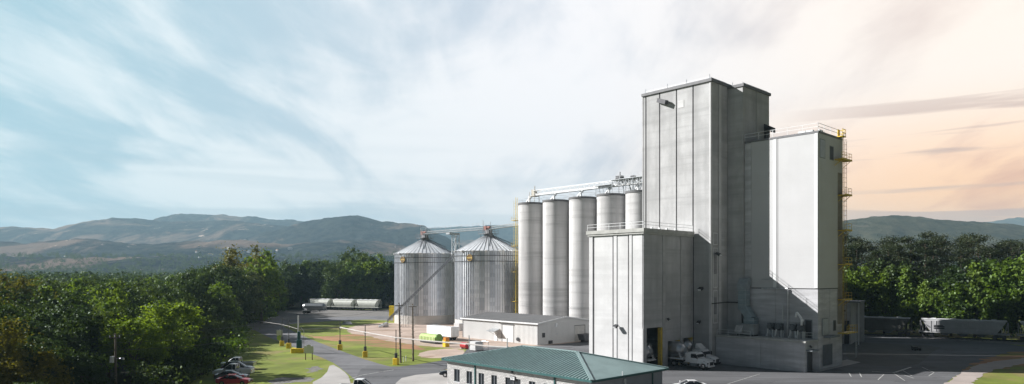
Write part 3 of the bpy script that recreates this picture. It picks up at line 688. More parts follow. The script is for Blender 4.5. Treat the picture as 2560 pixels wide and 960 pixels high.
# bridge over the bins
BR = bld('bin_bridge', 'long catwalk bridge from the concrete silos across the peaks of both steel bins', 'catwalk', 23.4, 117.5, 0)
ya, yb = 0, sv[0] - 117.5 + 4
b = MB(); truss(b, (0, ya, 28.3), (0, -34, 28.3), 1.1, .7, 30, .045); b.box(-.5, .5, -34, ya, 28.25, 28.32)
b.build('span', METG, BR)
b = MB(); truss(b, (0, -34, 28.3), (1.0, yb, 28.9), 1.1, .7, 10, .045); b.beam((0, -34, 28.3), (1.0, yb, 28.9), 1.0, .15); b.build('span', METG, BR)
b = MB(); rail(b, [(-.7, -34), (-.7, ya)], 29.2, 1.0, 2.6, .035)
b.build('railing', METG, BR)
# lattice leg between the bins
SL = bld('bridge_leg', 'lattice steel leg holding the catwalk between the two steel bins', 'support tower', 25.5, 103.0)
b = MB()
for sx, sy in ((-.8, -.8), (.8, -.8), (-.8, .8), (.8, .8)): b.beam((sx, sy, 0), (sx, sy, 28.1), .18, .18)
for k in range(12):
    z = k * 2.34
    for a, c in (((-.8, -.8), (-.8, .8)), ((-.8, -.8), (.8, -.8))):
        b.tube((*a, z), (*c, z + 2.34), .06, 4); b.tube((*c, z), (*a, z + 2.34), .06, 4); b.tube((*a, z), (*c, z), .06, 4)
b.build('lattice', METG, SL)
b = MB(); b.box(-3, 1, -.9, .9, 27.6, 28.1); b.build('head_beam', METG, SL)
# masts and extras over the bins
for (bu, bv, lab) in ((23.46, 116.22, 'spiky mast and motor cluster on the peak of the left bin'), (23.2, 85.0, 'spiky mast and motor cluster on the peak of the right bin')):
    t = bld('peak_machinery', lab, 'machinery', bu, bv, 26.9)
    b = MB()
    for k in range(7): b.tube((random.uniform(-1.6, 1.6), random.uniform(-2, 2), .3), (random.uniform(-1.6, 1.6), random.uniform(-2, 2), 2.6), .06, 5)
    b.tube((-.5, 1.7, .2), (-.5, 1.7, 4.2), .07, 5); b.tube((-.5, -1.5, .2), (-.5, -1.5, 3.4), .06, 5); b.build('mast', METG, t)
    b = MB(); b.box(-.6, .5, .4, 1.4, 1.1, 2.3); b.tube((-.4, -1.2, 1.9), (-.4, 0, 1.9), .35, 10); b.build('motor', mat('motor_brown', (.25, .1, .08), .6), t)
    b = MB(); b.tube((0, 0, .6), (-5.3, -4.8, -3.0), .07, 8); b.tube((0, 1, .6), (3.3, -6.8, -3.0), .1, 8); b.build('roof_ladder', METD, t)
# inclined conveyor across the left bin
p0, p1 = Vector((*W(968, 200), 1.4)), Vector((*W(1132, 204.5), 20.4))
IC = thing('inclined_conveyor', 'diagonal lattice conveyor rising to the right across the left steel bin', 'conveyor', tuple(p0))
b = MB(); d = p1 - p0; truss(b, (0, 0, 0), d, .8, .8, 30, .045); b.build('lattice', mat('dull_steel', (.22, .23, .25), .5, .4), IC)
b = MB(); b.beam(Vector((0, 0, .45)), d + Vector((0, 0, .45)), .22, .22); b.build('tube', mat('dull_steel', (.22, .23, .25), .5, .4), IC)
b = MB(); b.beam((0, 0, -.1), (-2.2, -1.4, -1.3), .7, .5); b.box(-1.2, .4, -.5, .6, -1.4, -.2); b.build('boot', METG, IC)
for f in (.22, .3):
    b = MB(); q = d * f; 
    for s in (-.45, .45): b.tube((q.x + s, q.y, q.z), (q.x + s, q.y, -1.4), .07, 5)
    for k in range(5): zz = -1.4 + (q.z + 1.4) * k / 5; b.tube((q.x - .45, q.y, zz), (q.x + .45, q.y, zz + (q.z + 1.4) / 5), .045, 4)
    b.build('trestle', METG, IC)
YH = thing('yellow_hopper_post', 'yellow upright hopper box at the foot of the diagonal conveyor', 'hopper', (*G(979, 803), 0))
b = MB(); b.box(-.75, .75, -.6, .6, 2.2, 5.1); b.add([(-.75, -.6, 2.2), (.75, -.6, 2.2), (.75, .6, 2.2), (-.75, .6, 2.2), (-.15, -.15, 1.0), (.15, -.15, 1.0), (.15, .15, 1.0), (-.15, .15, 1.0)], [(0, 1, 5, 4), (1, 2, 6, 5), (2, 3, 7, 6), (3, 0, 4, 7), (4, 5, 6, 7)]); b.build('hopper', YEL, YH)
b = MB()
for sx in (-.7, .7):
    for sy in (-.5, .5): b.tube((sx, sy, 0), (sx, sy, 2.3), .07, 5)
b.build('leg', YELD, YH)
FN = thing('fan_housing', 'small grey fan housing on a stand between the two steel bins', 'fan', (*G(1133, 806), 0), A43)
b = MB(); b.box(-1.2, 1.2, -1.0, 1.0, 1.6, 3.4); b.tube((-1.3, 0, 2.5), (-1.2, 0, 2.5), .6, 16); b.build('housing', METG, FN)
b = MB()
for sx in (-1, 1):
    for sy in (-.8, .8): b.tube((sx, sy, 0), (sx, sy, 1.7), .1, 5)
b.build('leg', METD, FN)
b = MB(); b.tube((0, 0, 3.4), (1.5, -1.5, 8.2), .22, 8); b.build('spout', METG, FN)
# shadowless small cooling block at right bin foot
RB = thing('concrete_plinth', 'pale concrete block at the left foot of the right steel bin', 'plinth', (*G(1152, 826), 0), A43)
MB().box(-1.5, 1.5, -1.2, 1.2, 0, 2.0).build('block', CONCL, RB, bevel=.06)

# ------------------------------------------------------------------ warehouse
WH = bld('metal_warehouse', 'low white metal warehouse with a dark grey low pitched roof', 'warehouse', .24, 42.16)
WX_, WY_, ZE, ZP = 17.3, 26.0, 4.7, 5.75
WMET = mat('ribbed_white_sheeting', (.62, .62, .615), .6, var=.04, vscale=.3, streak=.12)
b = MB(); b.box(0, WX_, 0, WY_, 0, ZE); b.prism([(0, ZE), (WX_, ZE), (WX_ / 2, ZP)], .0, WY_); b.build('wall', WMET, WH)
b = MB()
for k in range(65): b.box(-.05, .0, .2 + k * .4, .26 + k * .4, 0, ZE)
for k in range(43): b.box(.2 + k * .4, .26 + k * .4, -.05, 0, 0, ZE)
b.build('sheeting_rib', WMET, WH)
b = MB(); RM = mat('grey_roof_sheeting', (.22, .22, .225), .7, var=.12, vscale=.4, streak=.2)
for s, e in (((-.4, ZE - .02), (WX_ / 2, ZP + .05)), ((WX_ / 2, ZP + .05), (WX_ + .4, ZE - .02))):
    b.add([(s[0], -.4, s[1]), (e[0], -.4, e[1]), (e[0], WY_ + .4, e[1]), (s[0], WY_ + .4, s[1])] + [(s[0], -.4, s[1] + .12), (e[0], -.4, e[1] + .12), (e[0], WY_ + .4, e[1] + .12), (s[0], WY_ + .4, s[1] + .12)], [(0, 1, 2, 3), (4, 5, 6, 7), (0, 1, 5, 4), (1, 2, 6, 5), (2, 3, 7, 6), (3, 0, 4, 7)])
rf = b.build('roof', RM, WH)
b = MB()
for k in range(0, 30): b.beam((-.4, -.2 + k * .9, ZE + .13), (WX_ / 2, -.2 + k * .9, ZP + .2), .06, .06)
b.build('standing_seam', RM, rf)
b = MB(); b.box(-.5, -.38, -.45, WY_ + .45, ZE - .2, ZE + .1); b.beam((-.45, -.45, ZE + .02), (WX_ / 2, -.45, ZP + .1), .1, .24); b.beam((WX_ / 2, -.45, ZP + .1), (WX_ + .45, -.45, ZE + .02), .1, .24); b.build('fascia', METW, WH)
b = MB(); b.box(-.09, -.05, -.09, .15, 0, ZE); b.box(-.09, -.05, WY_ - .2, WY_, 0, ZE); b.build('corner_trim', mat('dark_trim', (.15, .15, .155), .6), WH)
wl = lambda x: uv_left(x, 149, 1345)
yd0, yd1 = wl(1256), wl(1284)
b = MB(); b.box(-.12, -.05, yd0 + .1 - 1.4 + .0, yd1, .02, 4.0) if False else b.box(-.1, -.05, yd1, yd0, .02, 3.9); f = b.build('sliding_door', WMET, WH)
b = MB(); b.box(-.2, -.1, yd1 - .2, yd0 + .2, 3.9, 4.1); b.box(-.16, -.1, yd0 - .05, yd0 + .12, 0, 3.9); b.build('door_track', MATS['dark_trim'], f)
yc = wl(1240)
b = MB(); b.add([(-.06, yc - 1.4, 2.75), (-.06, yc + 1.4, 2.75), (-1.9, yc + 1.4, 2.25), (-1.9, yc - 1.4, 2.25), (-.06, yc - 1.4, 2.85), (-.06, yc + 1.4, 2.85), (-1.9, yc + 1.4, 2.35), (-1.9, yc - 1.4, 2.35)], [(0, 1, 2, 3), (4, 5, 6, 7), (0, 1, 5, 4), (1, 2, 6, 5), (2, 3, 7, 6), (3, 0, 4, 7)])
for s in (-1.2, 1.2): b.tube((-.06, yc + s, 1.7), (-1.6, yc + s, 2.4), .05, 5)
b.build('door_canopy', METG, WH)
b = MB(); b.box(-.1, -.05, yc - .5, yc + .5, 0, 2.1); b.build('side_door', METW, WH)
wr = lambda x: uv_right(x, 149, 1345)
b = MB(); b.box(wr(1436), wr(1461), -.1, -.05, 0, 3.6); f = b.build('roller_door', mat('pale_roller_door', (.5, .49, .47), .6), WH)
b = MB(); b.box(wr(1436) - .1, wr(1461) + .1, -.16, -.1, 3.6, 3.75); b.box(wr(1461), wr(1461) + .15, -.16, -.1, 0, 3.6); b.build('door_frame', MATS['dark_trim'], f)
for x0, x1, z0, z1, m_, nm in ((1355, 1362, 1.6, 2.6, METD, 'window'), (1387, 1393, 3.7, 4.6, METG, 'vent'), (1392, 1394.5, 1.9, 2.3, METG, 'meter_box'), (1371, 1380, .1, .8, METD, 'wall_unit')):
    b = MB(); b.box(wr(x0), wr(x1), -.2 if nm == 'wall_unit' else -.1, -.05, z0, z1); b.build(nm, m_, WH)
b = MB(); b.tube((-.3, wl(1296), .9), (-.06, wl(1296), .9), .42, 14); b.build('hose_reel', METD, WH)
b = MB(); b.tube((-.4, wl(1250), 4.3), (-.06, wl(1250), 4.4), .15, 8); b.build('wall_lamp', METD, WH)
# ------------------------------------------------------------------ green roofed office
OF = bld('green_roof_office', 'single storey pale block office with a ribbed green hipped roof', 'office building', -46.1, -12.4)
OX, OY, OE, OR = 13.8, 26.6, 3.45, 5.45
BR_ = bpy.data.materials.new('painted_blockwork'); BR_.use_nodes = True
t_ = NT(BR_.node_tree); o_ = t_.n('ShaderNodeOutputMaterial'); p_ = t_.n('ShaderNodeBsdfPrincipled'); t_.l(p_.outputs[0], o_.inputs[0])
tc_ = t_.n('ShaderNodeTexCoord').outputs['Object']; sx_ = t_.n('ShaderNodeSeparateXYZ'); t_.l(tc_, sx_.inputs[0])
cm_ = t_.n('ShaderNodeCombineXYZ'); t_.l(t_.m('ADD', sx_.outputs[0], sx_.outputs[1]), cm_.inputs[0]); t_.l(sx_.outputs[2], cm_.inputs[1])
bk_ = t_.n('ShaderNodeTexBrick'); t_.l(cm_.outputs[0], bk_.inputs['Vector']); bk_.inputs['Scale'].default_value = 1.0
bk_.inputs['Brick Width'].default_value = .41; bk_.inputs['Row Height'].default_value = .205; bk_.inputs['Mortar Size'].default_value = .014
bk_.inputs['Color1'].default_value = (.50, .49, .48, 1); bk_.inputs['Color2'].default_value = (.36, .355, .35, 1); bk_.inputs['Mortar'].default_value = (.22, .22, .22, 1)
t_.l(bk_.outputs['Color'], p_.inputs['Base Color']); p_.inputs['Roughness'].default_value = .9
bp_ = t_.n('ShaderNodeBump'); bp_.inputs['Strength'].default_value = .8; bp_.inputs['Distance'].default_value = .03
t_.l(t_.m('ADD', t_.m('MULTIPLY', bk_.outputs['Fac'], -1), t_.noise(tc_, 6, 5, .7)), bp_.inputs['Height']); t_.l(bp_.outputs[0], p_.inputs['Normal'])
ol = lambda x: uv_left(x, 77.5, 1478); orr = lambda x: uv_right(x, 77.5, 1478)
wins = [(1135, 1149), (1166, 1180), (1196, 1210), (1228, 1242), (1322, 1338), (1359, 1375), (1404, 1420), (1440, 1454)]
spans = sorted([(ol(b_), ol(a_)) for a_, b_ in wins] + [(ol(1301), ol(1263))])
b = MB(); cur = 0.0
MB().box(.3, OX, 0, .3, 0, OE).build('side_wall', mat('side_wall_shade', (.33, .35, .375), .8, var=.08), OF)  # shade of this side put into a darker blue-grey colour
for a_, b2 in spans: b.box(0, .3, cur, a_, 0, OE); b.box(0, .3, a_, b2, 2.25, OE); cur = b2
b.box(0, .3, cur, OY, 0, OE)
for a_, b2 in spans:
    if b2 - a_ < 2.2: b.box(0, .3, a_, b2, 0, .5)
b.box(OX - .3, OX, .3, OY - .3, 0, OE); b.box(.3, OX, OY - .3, OY, 0, OE)
b.build('wall', BR_, OF)
b = MB(); b.box(.3, OX - .3, .3, OY - .3, .02, .06); b.box(.3, OX - .3, .3, OY - .3, OE - .3, OE - .2); b.build('interior', GREYP, OF)
TEALD = mat('dark_green_trim', (.03, .10, .10), .5); TEAL = mat('green_roof_metal', (.25, .345, .345), .5, .1, var=.14, vscale=.3)
for a_, b2 in spans:
    dr = b2 - a_ > 2.2
    b = MB(); z0 = .02 if dr else .5
    for q in (a_, (a_ + b2) / 2 - .03, b2 - .06): b.box(.06, .14, q, q + .06, z0, 2.25)
    b.box(.06, .14, a_, b2, z0, z0 + .06); b.box(.06, .14, a_, b2, 2.19, 2.25)
    f = b.build('entrance_door' if dr else 'window', GREYP, OF)
    MB().box(.15, .17, a_, b2, z0, 2.25).build('glazing', GLASS, f)
    if not dr: MB().box(-.05, .06, a_ - .05, b2 + .05, .42, .5).build('sill', METW, f)
ys_ = (ol(1289) + ol(1276)) / 2
sg = MB().box(-.12, -.001, ys_ - .45, ys_ + .45, 2.0, 2.55).build('door_sign', METD, OF)
MB().box(-.14, -.12, ys_ - .36, ys_ + .36, 2.08, 2.47).build('sign_face', METW, sg)
b = MB(); b.box(-.15, -.141, ys_ - .28, ys_ + .28, 2.3, 2.38); b.box(-.15, -.141, ys_ - .2, ys_ + .2, 2.17, 2.23); b.build('sign_bars', METD, sg)
b = MB(); b.tube((-.25, ys_ + .05, 3.0), (-.001, ys_ + .05, 3.15), .16, 10); b.build('wall_lamp', METD, OF)
for x in (1188, 1387):
    b = MB(); y_ = ol(x); b.box(-.14, -.001, y_ - .09, y_ + .09, 0, OE); b.build('downspout', TEALD, OF)
b = MB(); y_ = orr(1630); b.box(y_ - .09, y_ + .09, -.14, -.001, 0, OE); b.build('downspout', TEALD, OF)
# hipped roof
o_ = .55; E0, E1, E2, E3 = (-o_, -o_), (OX + o_, -o_), (OX + o_, OY + o_), (-o_, OY + o_)
R0, R1 = (OX / 2, 8.3), (OX / 2, OY - 8.3)
b = MB(); b.add([(*E0, OE + .12), (*E1, OE + .12), (*E2, OE + .12), (*E3, OE + .12), (*R0, OR), (*R1, OR)], [(0, 1, 4), (1, 2, 5, 4), (2, 3, 5), (3, 0, 4, 5), (0, 3, 2, 1)])
rf = b.build('roof', TEAL, OF)
b = MB(); n = 52
def zroof(x, y): 
    return OE + .12 + (OR - OE - .12) * min((x + o_) / (OX / 2 + o_), (OX + o_ - x) / (OX / 2 + o_), (y + o_) / (8.3 + o_), (OY + o_ - y) / (8.3 + o_))
for k in range(n):
    y = -o_ + (OY + 2 * o_) * (k + .5) / n
    fr = min(1, (y + o_) / (8.3 + o_), (OY + o_ - y) / (8.3 + o_)); xe = -o_ + (OX / 2 + o_) * fr
    b.beam((-o_, y, OE + .15), (xe, y, zroof(xe, y) + .03), .10, .17)
    b.beam((OX + o_, y, OE + .15), (OX - xe, y, zroof(xe, y) + .03), .10, .17)
b.build('rib', mat('green_rib_metal', (.31, .41, .41), .42, .15), rf)
b = MB()
for a_, c in ((E0, R0), (E1, R0), (E2, R1), (E3, R1)): b.beam((*a_, OE + .16), (*c, OR + .05), .42, .12)
b.beam((*R0, OR + .06), (*R1, OR + .06), .42, .1); b.build('ridge_cap', TEAL, rf)
b = MB()
for a_, c in ((E0, E1), (E1, E2), (E2, E3), (E3, E0)): b.beam((*a_, OE), (*c, OE), .14, .26)
b.build('gutter', TEALD, OF)
b = MB(); b.box(-o_ + .05, OX + o_ - .05, -o_ + .05, 0, OE - .08, OE - .02); b.box(-o_ + .05, 0, 0, OY + o_, OE - .08, OE - .02); b.build('soffit', TEALD, OF)
b = MB(); b.tube((4.9, -.6, 3.6), (4.9, -.6, 4.05), .06, 6); b.build('vent_pipe', METW, OF)
b = MB(); b.tube((6.0, -.1, 2.9), (6.0, -.3, 2.2), .1, 6); b.box(5.8, 6.2, -.15, -.001, 2.3, 3.0); b.build('meter', METG, OF)

# ------------------------------------------------------------------ vehicles
def wheel(parent, x, y, r=.5, w=.3, rimm=CHROME, name='wheel'):
    s = 1 if y > 0 else -1
    t = MB(); t.tube((x, y - s * w, r), (x, y, r), r, 22); o = t.build(name, RUBBER, parent, True)
    MB().tube((x, y, r), (x, y + s * .02, r), r * .58, 16).build('rim', rimm, o); return o
def lerp_body(mb, secs):
    """lofted body: sections (x, half_width_bottom, half_width_top, z_bottom, z_top)"""
    vs = []
    for x, wb, wt, zb, zt in secs:
        zm = zb + (zt - zb) * .55
        vs += [(x, -wb, zb), (x, -max(wb, wt), zm), (x, -wt, zt - .04), (x, -wt + .1, zt), (x, wt - .1, zt), (x, wt, zt - .04), (x, max(wb, wt), zm), (x, wb, zb)]
    n = 8; fs = []
    for i in range(len(secs) - 1):
        for k in range(n): a = i * n + k; c = i * n + (k + 1) % n; fs.append((a, c, c + n, a + n))
    fs += [tuple(range(n))[::-1], tuple(range((len(secs) - 1) * n, len(secs) * n))]
    return mb.add(vs, fs)
def car(name, label, kind, paint, X, Y, rz, group=None, cat=None):
    t = thing(name, label, cat or ('pickup truck' if kind == 'pickup' else 'car'), (X, Y, .03), rz, group)
    if kind == 'pickup':
        hl = 2.85; b = MB()
        lerp_body(b, [(-.55, .93, .93, .45, 1.15), (.9, .95, .93, .45, 1.16), (1.1, .95, .92, .45, 1.18), (2.5, .93, .86, .5, 1.08), (2.8, .88, .8, .52, .95), (2.86, .8, .74, .6, .85)])
        b.box(-2.85, -.55, -.95, -.85, .55, 1.18); b.box(-2.85, -.55, .85, .95, .55, 1.18); b.box(-2.87, -2.75, -.85, .85, .55, 1.18); b.box(-2.75, -.55, -.85, .85, .55, .68)
        b.build('body', paint, t, True)
        b = MB(); lerp_body(b, [(-.62, .86, .70, 1.12, 1.62), (-.5, .86, .72, 1.12, 1.88), (.45, .86, .72, 1.12, 1.90), (1.3, .84, .74, 1.12, 1.22)]); b.build('glasshouse', GLASS, t, True)
        b = MB(); b.box(-.55, .48, -.7, .7, 1.88, 1.93)
        for s in (-1, 1): b.beam((.45, s * .72, 1.88), (1.3, s * .8, 1.18), .07, .06); b.beam((-.05, s * .735, 1.88), (-.05, s * .87, 1.14), .1, .05); b.beam((-.55, s * .72, 1.88), (-.62, s * .87, 1.14), .14, .08)
        b.build('roof', paint, t, bevel=.02); wxs = (1.85, -1.85); wr_ = .4
        fx = 2.87
    else:
        suv = kind == 'suv'; zt = 1.72 if suv else 1.44; b = MB()
        lerp_body(b, [(-2.3, .78, .74, .5, .85 + .1 * suv), (-2.2, .86, .82, .35, 1.0 + .1 * suv), (-1.3, .9, .86, .3, 1.0 + .08 * suv), (.8, .9, .86, .3, .98 + .06 * suv), (1.7, .88, .8, .3, .9 + .06 * suv), (2.2, .82, .74, .35, .76), (2.32, .72, .66, .45, .66)])
        b.build('body', paint, t, True); r0 = -2.1 if suv else -1.75
        b = MB(); lerp_body(b, [(r0, .8, .7, .95, 1.05), (r0 + .5 + (.0 if suv else .35), .82, .62, .95, zt - .03), (.15, .82, .62, .95, zt - .03), (1.15, .8, .72, .93, .99)]); b.build('glasshouse', GLASS, t, True)
        b = MB(); b.box(r0 + .45 + (.0 if suv else .35), .15, -.6, .6, zt - .04, zt + .01)
        for s in (-1, 1):
            b.beam((.15, s * .62, zt - .03), (1.15, s * .76, .98), .07, .05); b.beam((r0 + .5 + (.0 if suv else .35), s * .62, zt - .03), (r0, s * .75, 1.02), .12, .06); b.beam((-.5, s * .64, zt - .03), (-.5, s * .83, .98), .08, .05)
        b.build('roof', paint, t, bevel=.02); wxs = (1.4, -1.4); wr_ = .34; fx = 2.3
    for x in wxs:
        for s in (-1, 1): wheel(t, x, s * .93, wr_, .24)
    for s in (-1, 1):
        z = .8 if kind == 'pickup' else .66
        MB().box(fx - .1, fx + .01, s * .62 - .14, s * .62 + .14, z - .07, z + .09).build('headlight', METW, t)
        MB().box(-fx - .02, -fx + .08, s * .72 - .08, s * .72 + .08, z + .05, z + .25).build('tail_light', RED, t)
        MB().box(.75, .9, s * 1.05 - .1, s * 1.05 + .1, 1.08, 1.24).build('mirror', paint, t)
    MB().box(fx - .05, fx + .03, -.45, .45, .48, .78).build('grille', METD, t)
    return t
gp = 'vehicles parked in a row at the edge of the left wood'
cx = lambda x, Y: (x - 1280) / F * Y
car('parked_pickup', 'silver pickup with dark bed, rear of the row parked beside the wood', 'pickup', SILVERP, cx(592, 111.5), 111.5, math.radians(184), gp)
car('parked_suv', 'black suv parked between the silver pickup and the white pickup', 'suv', BLACKP, cx(596, 108), 108, math.radians(2), gp)
car('parked_pickup', 'white pickup with open bed, middle of the row parked beside the wood', 'pickup', WHITEP, cx(584, 103.6), 103.6, math.radians(183), gp)
car('parked_car', 'grey sedan parked between the white pickup and the red car', 'sedan', GREYCAR, cx(580, 99.6), 99.6, math.radians(2), gp)
car('parked_car', 'dark red car at the near end of the row parked beside the wood', 'sedan', RED, cx(586, 95.6), 95.6, math.radians(1), gp)
car('pickup', 'white pickup seen roof first at the bottom edge left of the green roofed office', 'pickup', WHITEP, cx(900, 88.5), 88.5, math.radians(-4))
car('sedan', 'white sedan with dark windows on the yard right of the office', 'sedan', WHITEP, cx(1722, 90.5), 90.5, math.radians(183))
car('dark_car', 'black car half hidden behind the left end of the office', 'sedan', BLACKP, -8.6, 103.5, math.radians(178))

def tractor(label, u, v, fairing=False):
    t = thing('tractor_unit', label, 'truck', UV(u, v, .02), A43 - math.pi / 2, 'white truck tractors nosing out of the loading bays')
    b = MB(); b.box(-6.0, 1.2, -.45, .45, .7, 1.0); b.build('chassis', METD, t)
    b = MB(); lerp_body(b, [(-2.1, 1.2, 1.12, 1.0, 2.92), (-1.9, 1.2, 1.12, 1.0, 3.0), (-.55, 1.2, 1.1, 1.0, 3.02), (-.2, 1.2, 1.08, 1.0, 2.85), (.12, 1.2, 1.12, 1.0, 2.05)])
    b.build('cab', WHITEP, t, True)
    b = MB(); lerp_body(b, [(.1, 1.12, 1.1, 1.0, 2.02), (.9, 1.05, .98, 1.0, 1.88), (1.9, .98, .85, .95, 1.62), (2.25, .9, .72, .75, 1.38), (2.34, .8, .6, .7, 1.2)]); b.build('hood', WHITEP, t, True)
    b = MB(); b.add([(-.36, -.98, 2.86), (-.36, .98, 2.86), (.16, 1.04, 2.1), (.16, -1.04, 2.1), (-.30, -.98, 2.9), (-.30, .98, 2.9), (.22, 1.04, 2.14), (.22, -1.04, 2.14)], [(4, 5, 6, 7), (0, 1, 2, 3), (0, 3, 7, 4), (1, 2, 6, 5), (0, 1, 5, 4), (2, 3, 7, 6)]); b.build('windscreen', GLASS, t)
    for s in (-1, 1):
        b = MB(); yy_ = s * 1.19
        b.add([(-1.35, yy_, 1.95), (-.1, yy_, 1.95), (-.25, s * 1.13, 2.7), (-1.35, s * 1.13, 2.7), (-1.35, yy_ + s * .02, 1.95), (-.1, yy_ + s * .02, 1.95), (-.25, s * 1.16, 2.7), (-1.35, s * 1.16, 2.7)], [(0, 1, 2, 3), (4, 5, 6, 7), (0, 1, 5, 4), (2, 3, 7, 6), (1, 2, 6, 5), (3, 0, 4, 7)]); b.build('side_window', GLASS, t)
        b = MB(); b.box(.05, .2, s * 1.42 - .12, s * 1.42 + .12, 1.9, 2.6); b.tube((-.1, s * 1.18, 2.5), (.1, s * 1.4, 2.5), .03, 4); b.build('mirror', METD, t)
        # fenders, lights, tanks
        b = MB(); b.path([(1.25 + .72 * math.cos(a), s * 1.0, .52 + .72 * math.sin(a)) for a in np.linspace(.1, math.pi - .1, 8)], .17, 8); b.build('fender', WHITEP, t, True)
        MB().box(2.05, 2.25, s * .86 - .12, s * .86 + .1, .95, 1.25).build('headlight', GLASS, t)
        for k in range(2): b = MB(); b.box(1.0 + .1 * k, 1.5 + .1 * k, s * .985 - .02, s * .985 + .02, 1.45 - k * .12, 1.5 - k * .12); b.build('hood_vent', METD, t)
        b = MB(); b.tube((-2.9, s * 1.0, .85), (-1.5, s * 1.0, .85), .32, 16); b.build('fuel_tank', CHROME, t, True)
        b = MB(); b.box(-1.4, -.1, s * 1.0 - .2, s * 1.0 + .2, .45, .98); b.build('step_box', GREYP, t)
        wheel(t, 1.25, s * 1.12, .52, .3)
        for x in (-3.9, -5.2): wheel(t, x, s * 1.15, .52, .6)
        MB().tube((-2.25, s * .95, 1.1), (-2.25, s * .95, 3.3), .07, 8).build('exhaust_stack', CHROME, t)
    b = MB(); b.box(2.3, 2.4, -.52, .52, .75, 1.35); b.build('grille', METD, t)
    b = MB(); b.box(2.15, 2.45, -1.05, 1.05, .42, .74); b.build('bumper', WHITEP if not fairing else METD, t, bevel=.05)
    b = MB(); b.box(-2.6, -2.14, -1.1, 1.1, 1.0, 2.75); b.build('rear_panel', WHITEP, t)
    if fairing:
        b = MB(); b.add([(-1.95, -.95, 3.15), (-1.95, .95, 3.15), (-2.05, .95, 3.25), (-2.05, -.95, 3.25), (-1.0, -.8, 3.95) if False else (-.75, -.95, 3.12), (-.75, .95, 3.12), (-1.9, .9, 4.05), (-1.9, -.9, 4.05)], [(4, 5, 6, 7), (0, 1, 5, 4), (0, 4, 7, 3), (1, 2, 6, 5), (3, 7, 6, 2), (0, 3, 2, 1)]); b.build('roof_fairing', WHITEP, t)
    t.scale = (.86, .9, .88)
    return t
def bulk_trailer(label, loc, rz, name='bulk_trailer', tone=None):
    t = thing(name, label, 'trailer', loc, rz); tm = tone or mat('polished_tank', (.48, .49, .51), .32, .85, var=.1)
    b = MB(); L_ = 9.5; rs = [(0, .5), (-.35, .95), (-1.0, 1.2), (-L_ + 1.0, 1.2), (-L_ + .35, .95), (-L_, .5)]
    for (x0, r0), (x1, r1) in zip(rs[:-1], rs[1:]): b.tube((x0, 0, 2.75), (x1, 0, 2.75), r0, 28, r1, True)
    b.build('tank', tm, t, True)
    b = MB()
    for x in (-2.6, -6.4): b.tube((x, 0, 1.9), (x, 0, .75), 1.05, 18, .22)
    b.build('discharge_cone', tm, t, True)
    b = MB(); b.box(-L_ + .2, -L_ + 3.4, -.5, .5, 1.0, 1.25); b.box(-2.4, .2, -1.15, 1.15, 1.2, 1.4)
    for s in (-1, 1): b.beam((-.2, s * 1.0, 1.35), (-1.2, s * .9, 3.2), .16, .12); b.beam((-.2, s * 1.0, 1.4), (.1, s * .8, 1.4), .2, .2); b.tube((-8.5, s * .9, 1.1), (-7.6, s * .9, 2.6), .09, 6); b.tube((-3.4, s * 1.0, 1.3), (-4.6, s * .5, 2.4), .09, 6)
    b.beam((-4.6, 1.0, 1.3), (-2.2, 1.0, 1.3), .12, .12); b.beam((-L_, -1.0, 1.3), (-2.2, -1.0, 1.3), .12, .12); b.build('subframe', METW, t)
    b = MB(); b.box(-8.8, -.8, -.3, .3, 3.96, 4.02); rail(b, [(-8.6, .5), (-1, .5)], 3.9, .2, 1.5, .025)
    for x in (-2.6, -6.4): b.tube((x, 0, 3.9), (x, 0, 4.15), .3, 12)
    b.build('top_walkway', METG, t)
    for x in (-L_ + .9, -L_ + 2.2):
        for s in (-1, 1): wheel(t, x, s * 1.12, .5, .55)
    b = MB()
    for s in (-.2, .2): b.tube((.15, s + .5, 1.3), (-.55, s + .5, 4.0), .03, 4)
    for k in range(8): q = k / 8; b.tube((.15 - .7 * q, .3, 1.3 + 2.7 * q), (.15 - .7 * q, .7, 1.3 + 2.7 * q), .025, 4)
    b.build('ladder', METW, t)
    return t
tu1, tv1 = -6.1, -1.75
tractor('white truck tractor coming out of the middle bay, nearest the camera', tu1, tv1)
tractor('white truck tractor with a raised roof deflector coming out of the right bay', -1.75, -.3, True)
R90 = A43 - math.pi / 2
bulk_trailer('silver bulk tank trailer behind the nearest tractor in the middle bay', UV(tu1, tv1 + 2.8, .05), R90)
bulk_trailer('silver bulk tank trailer behind the tractor with the roof deflector', UV(-1.75, -.3 + 2.8, .05), R90)
bulk_trailer('silver bulk tank trailer inside the tall left bay', UV(-11.9, 3.9, .05), R90)
bulk_trailer('silver tanker parked at the dark wood edge near the left hopper wagons', (*W(815, 268), 0), math.radians(-8), 'tank_trailer')

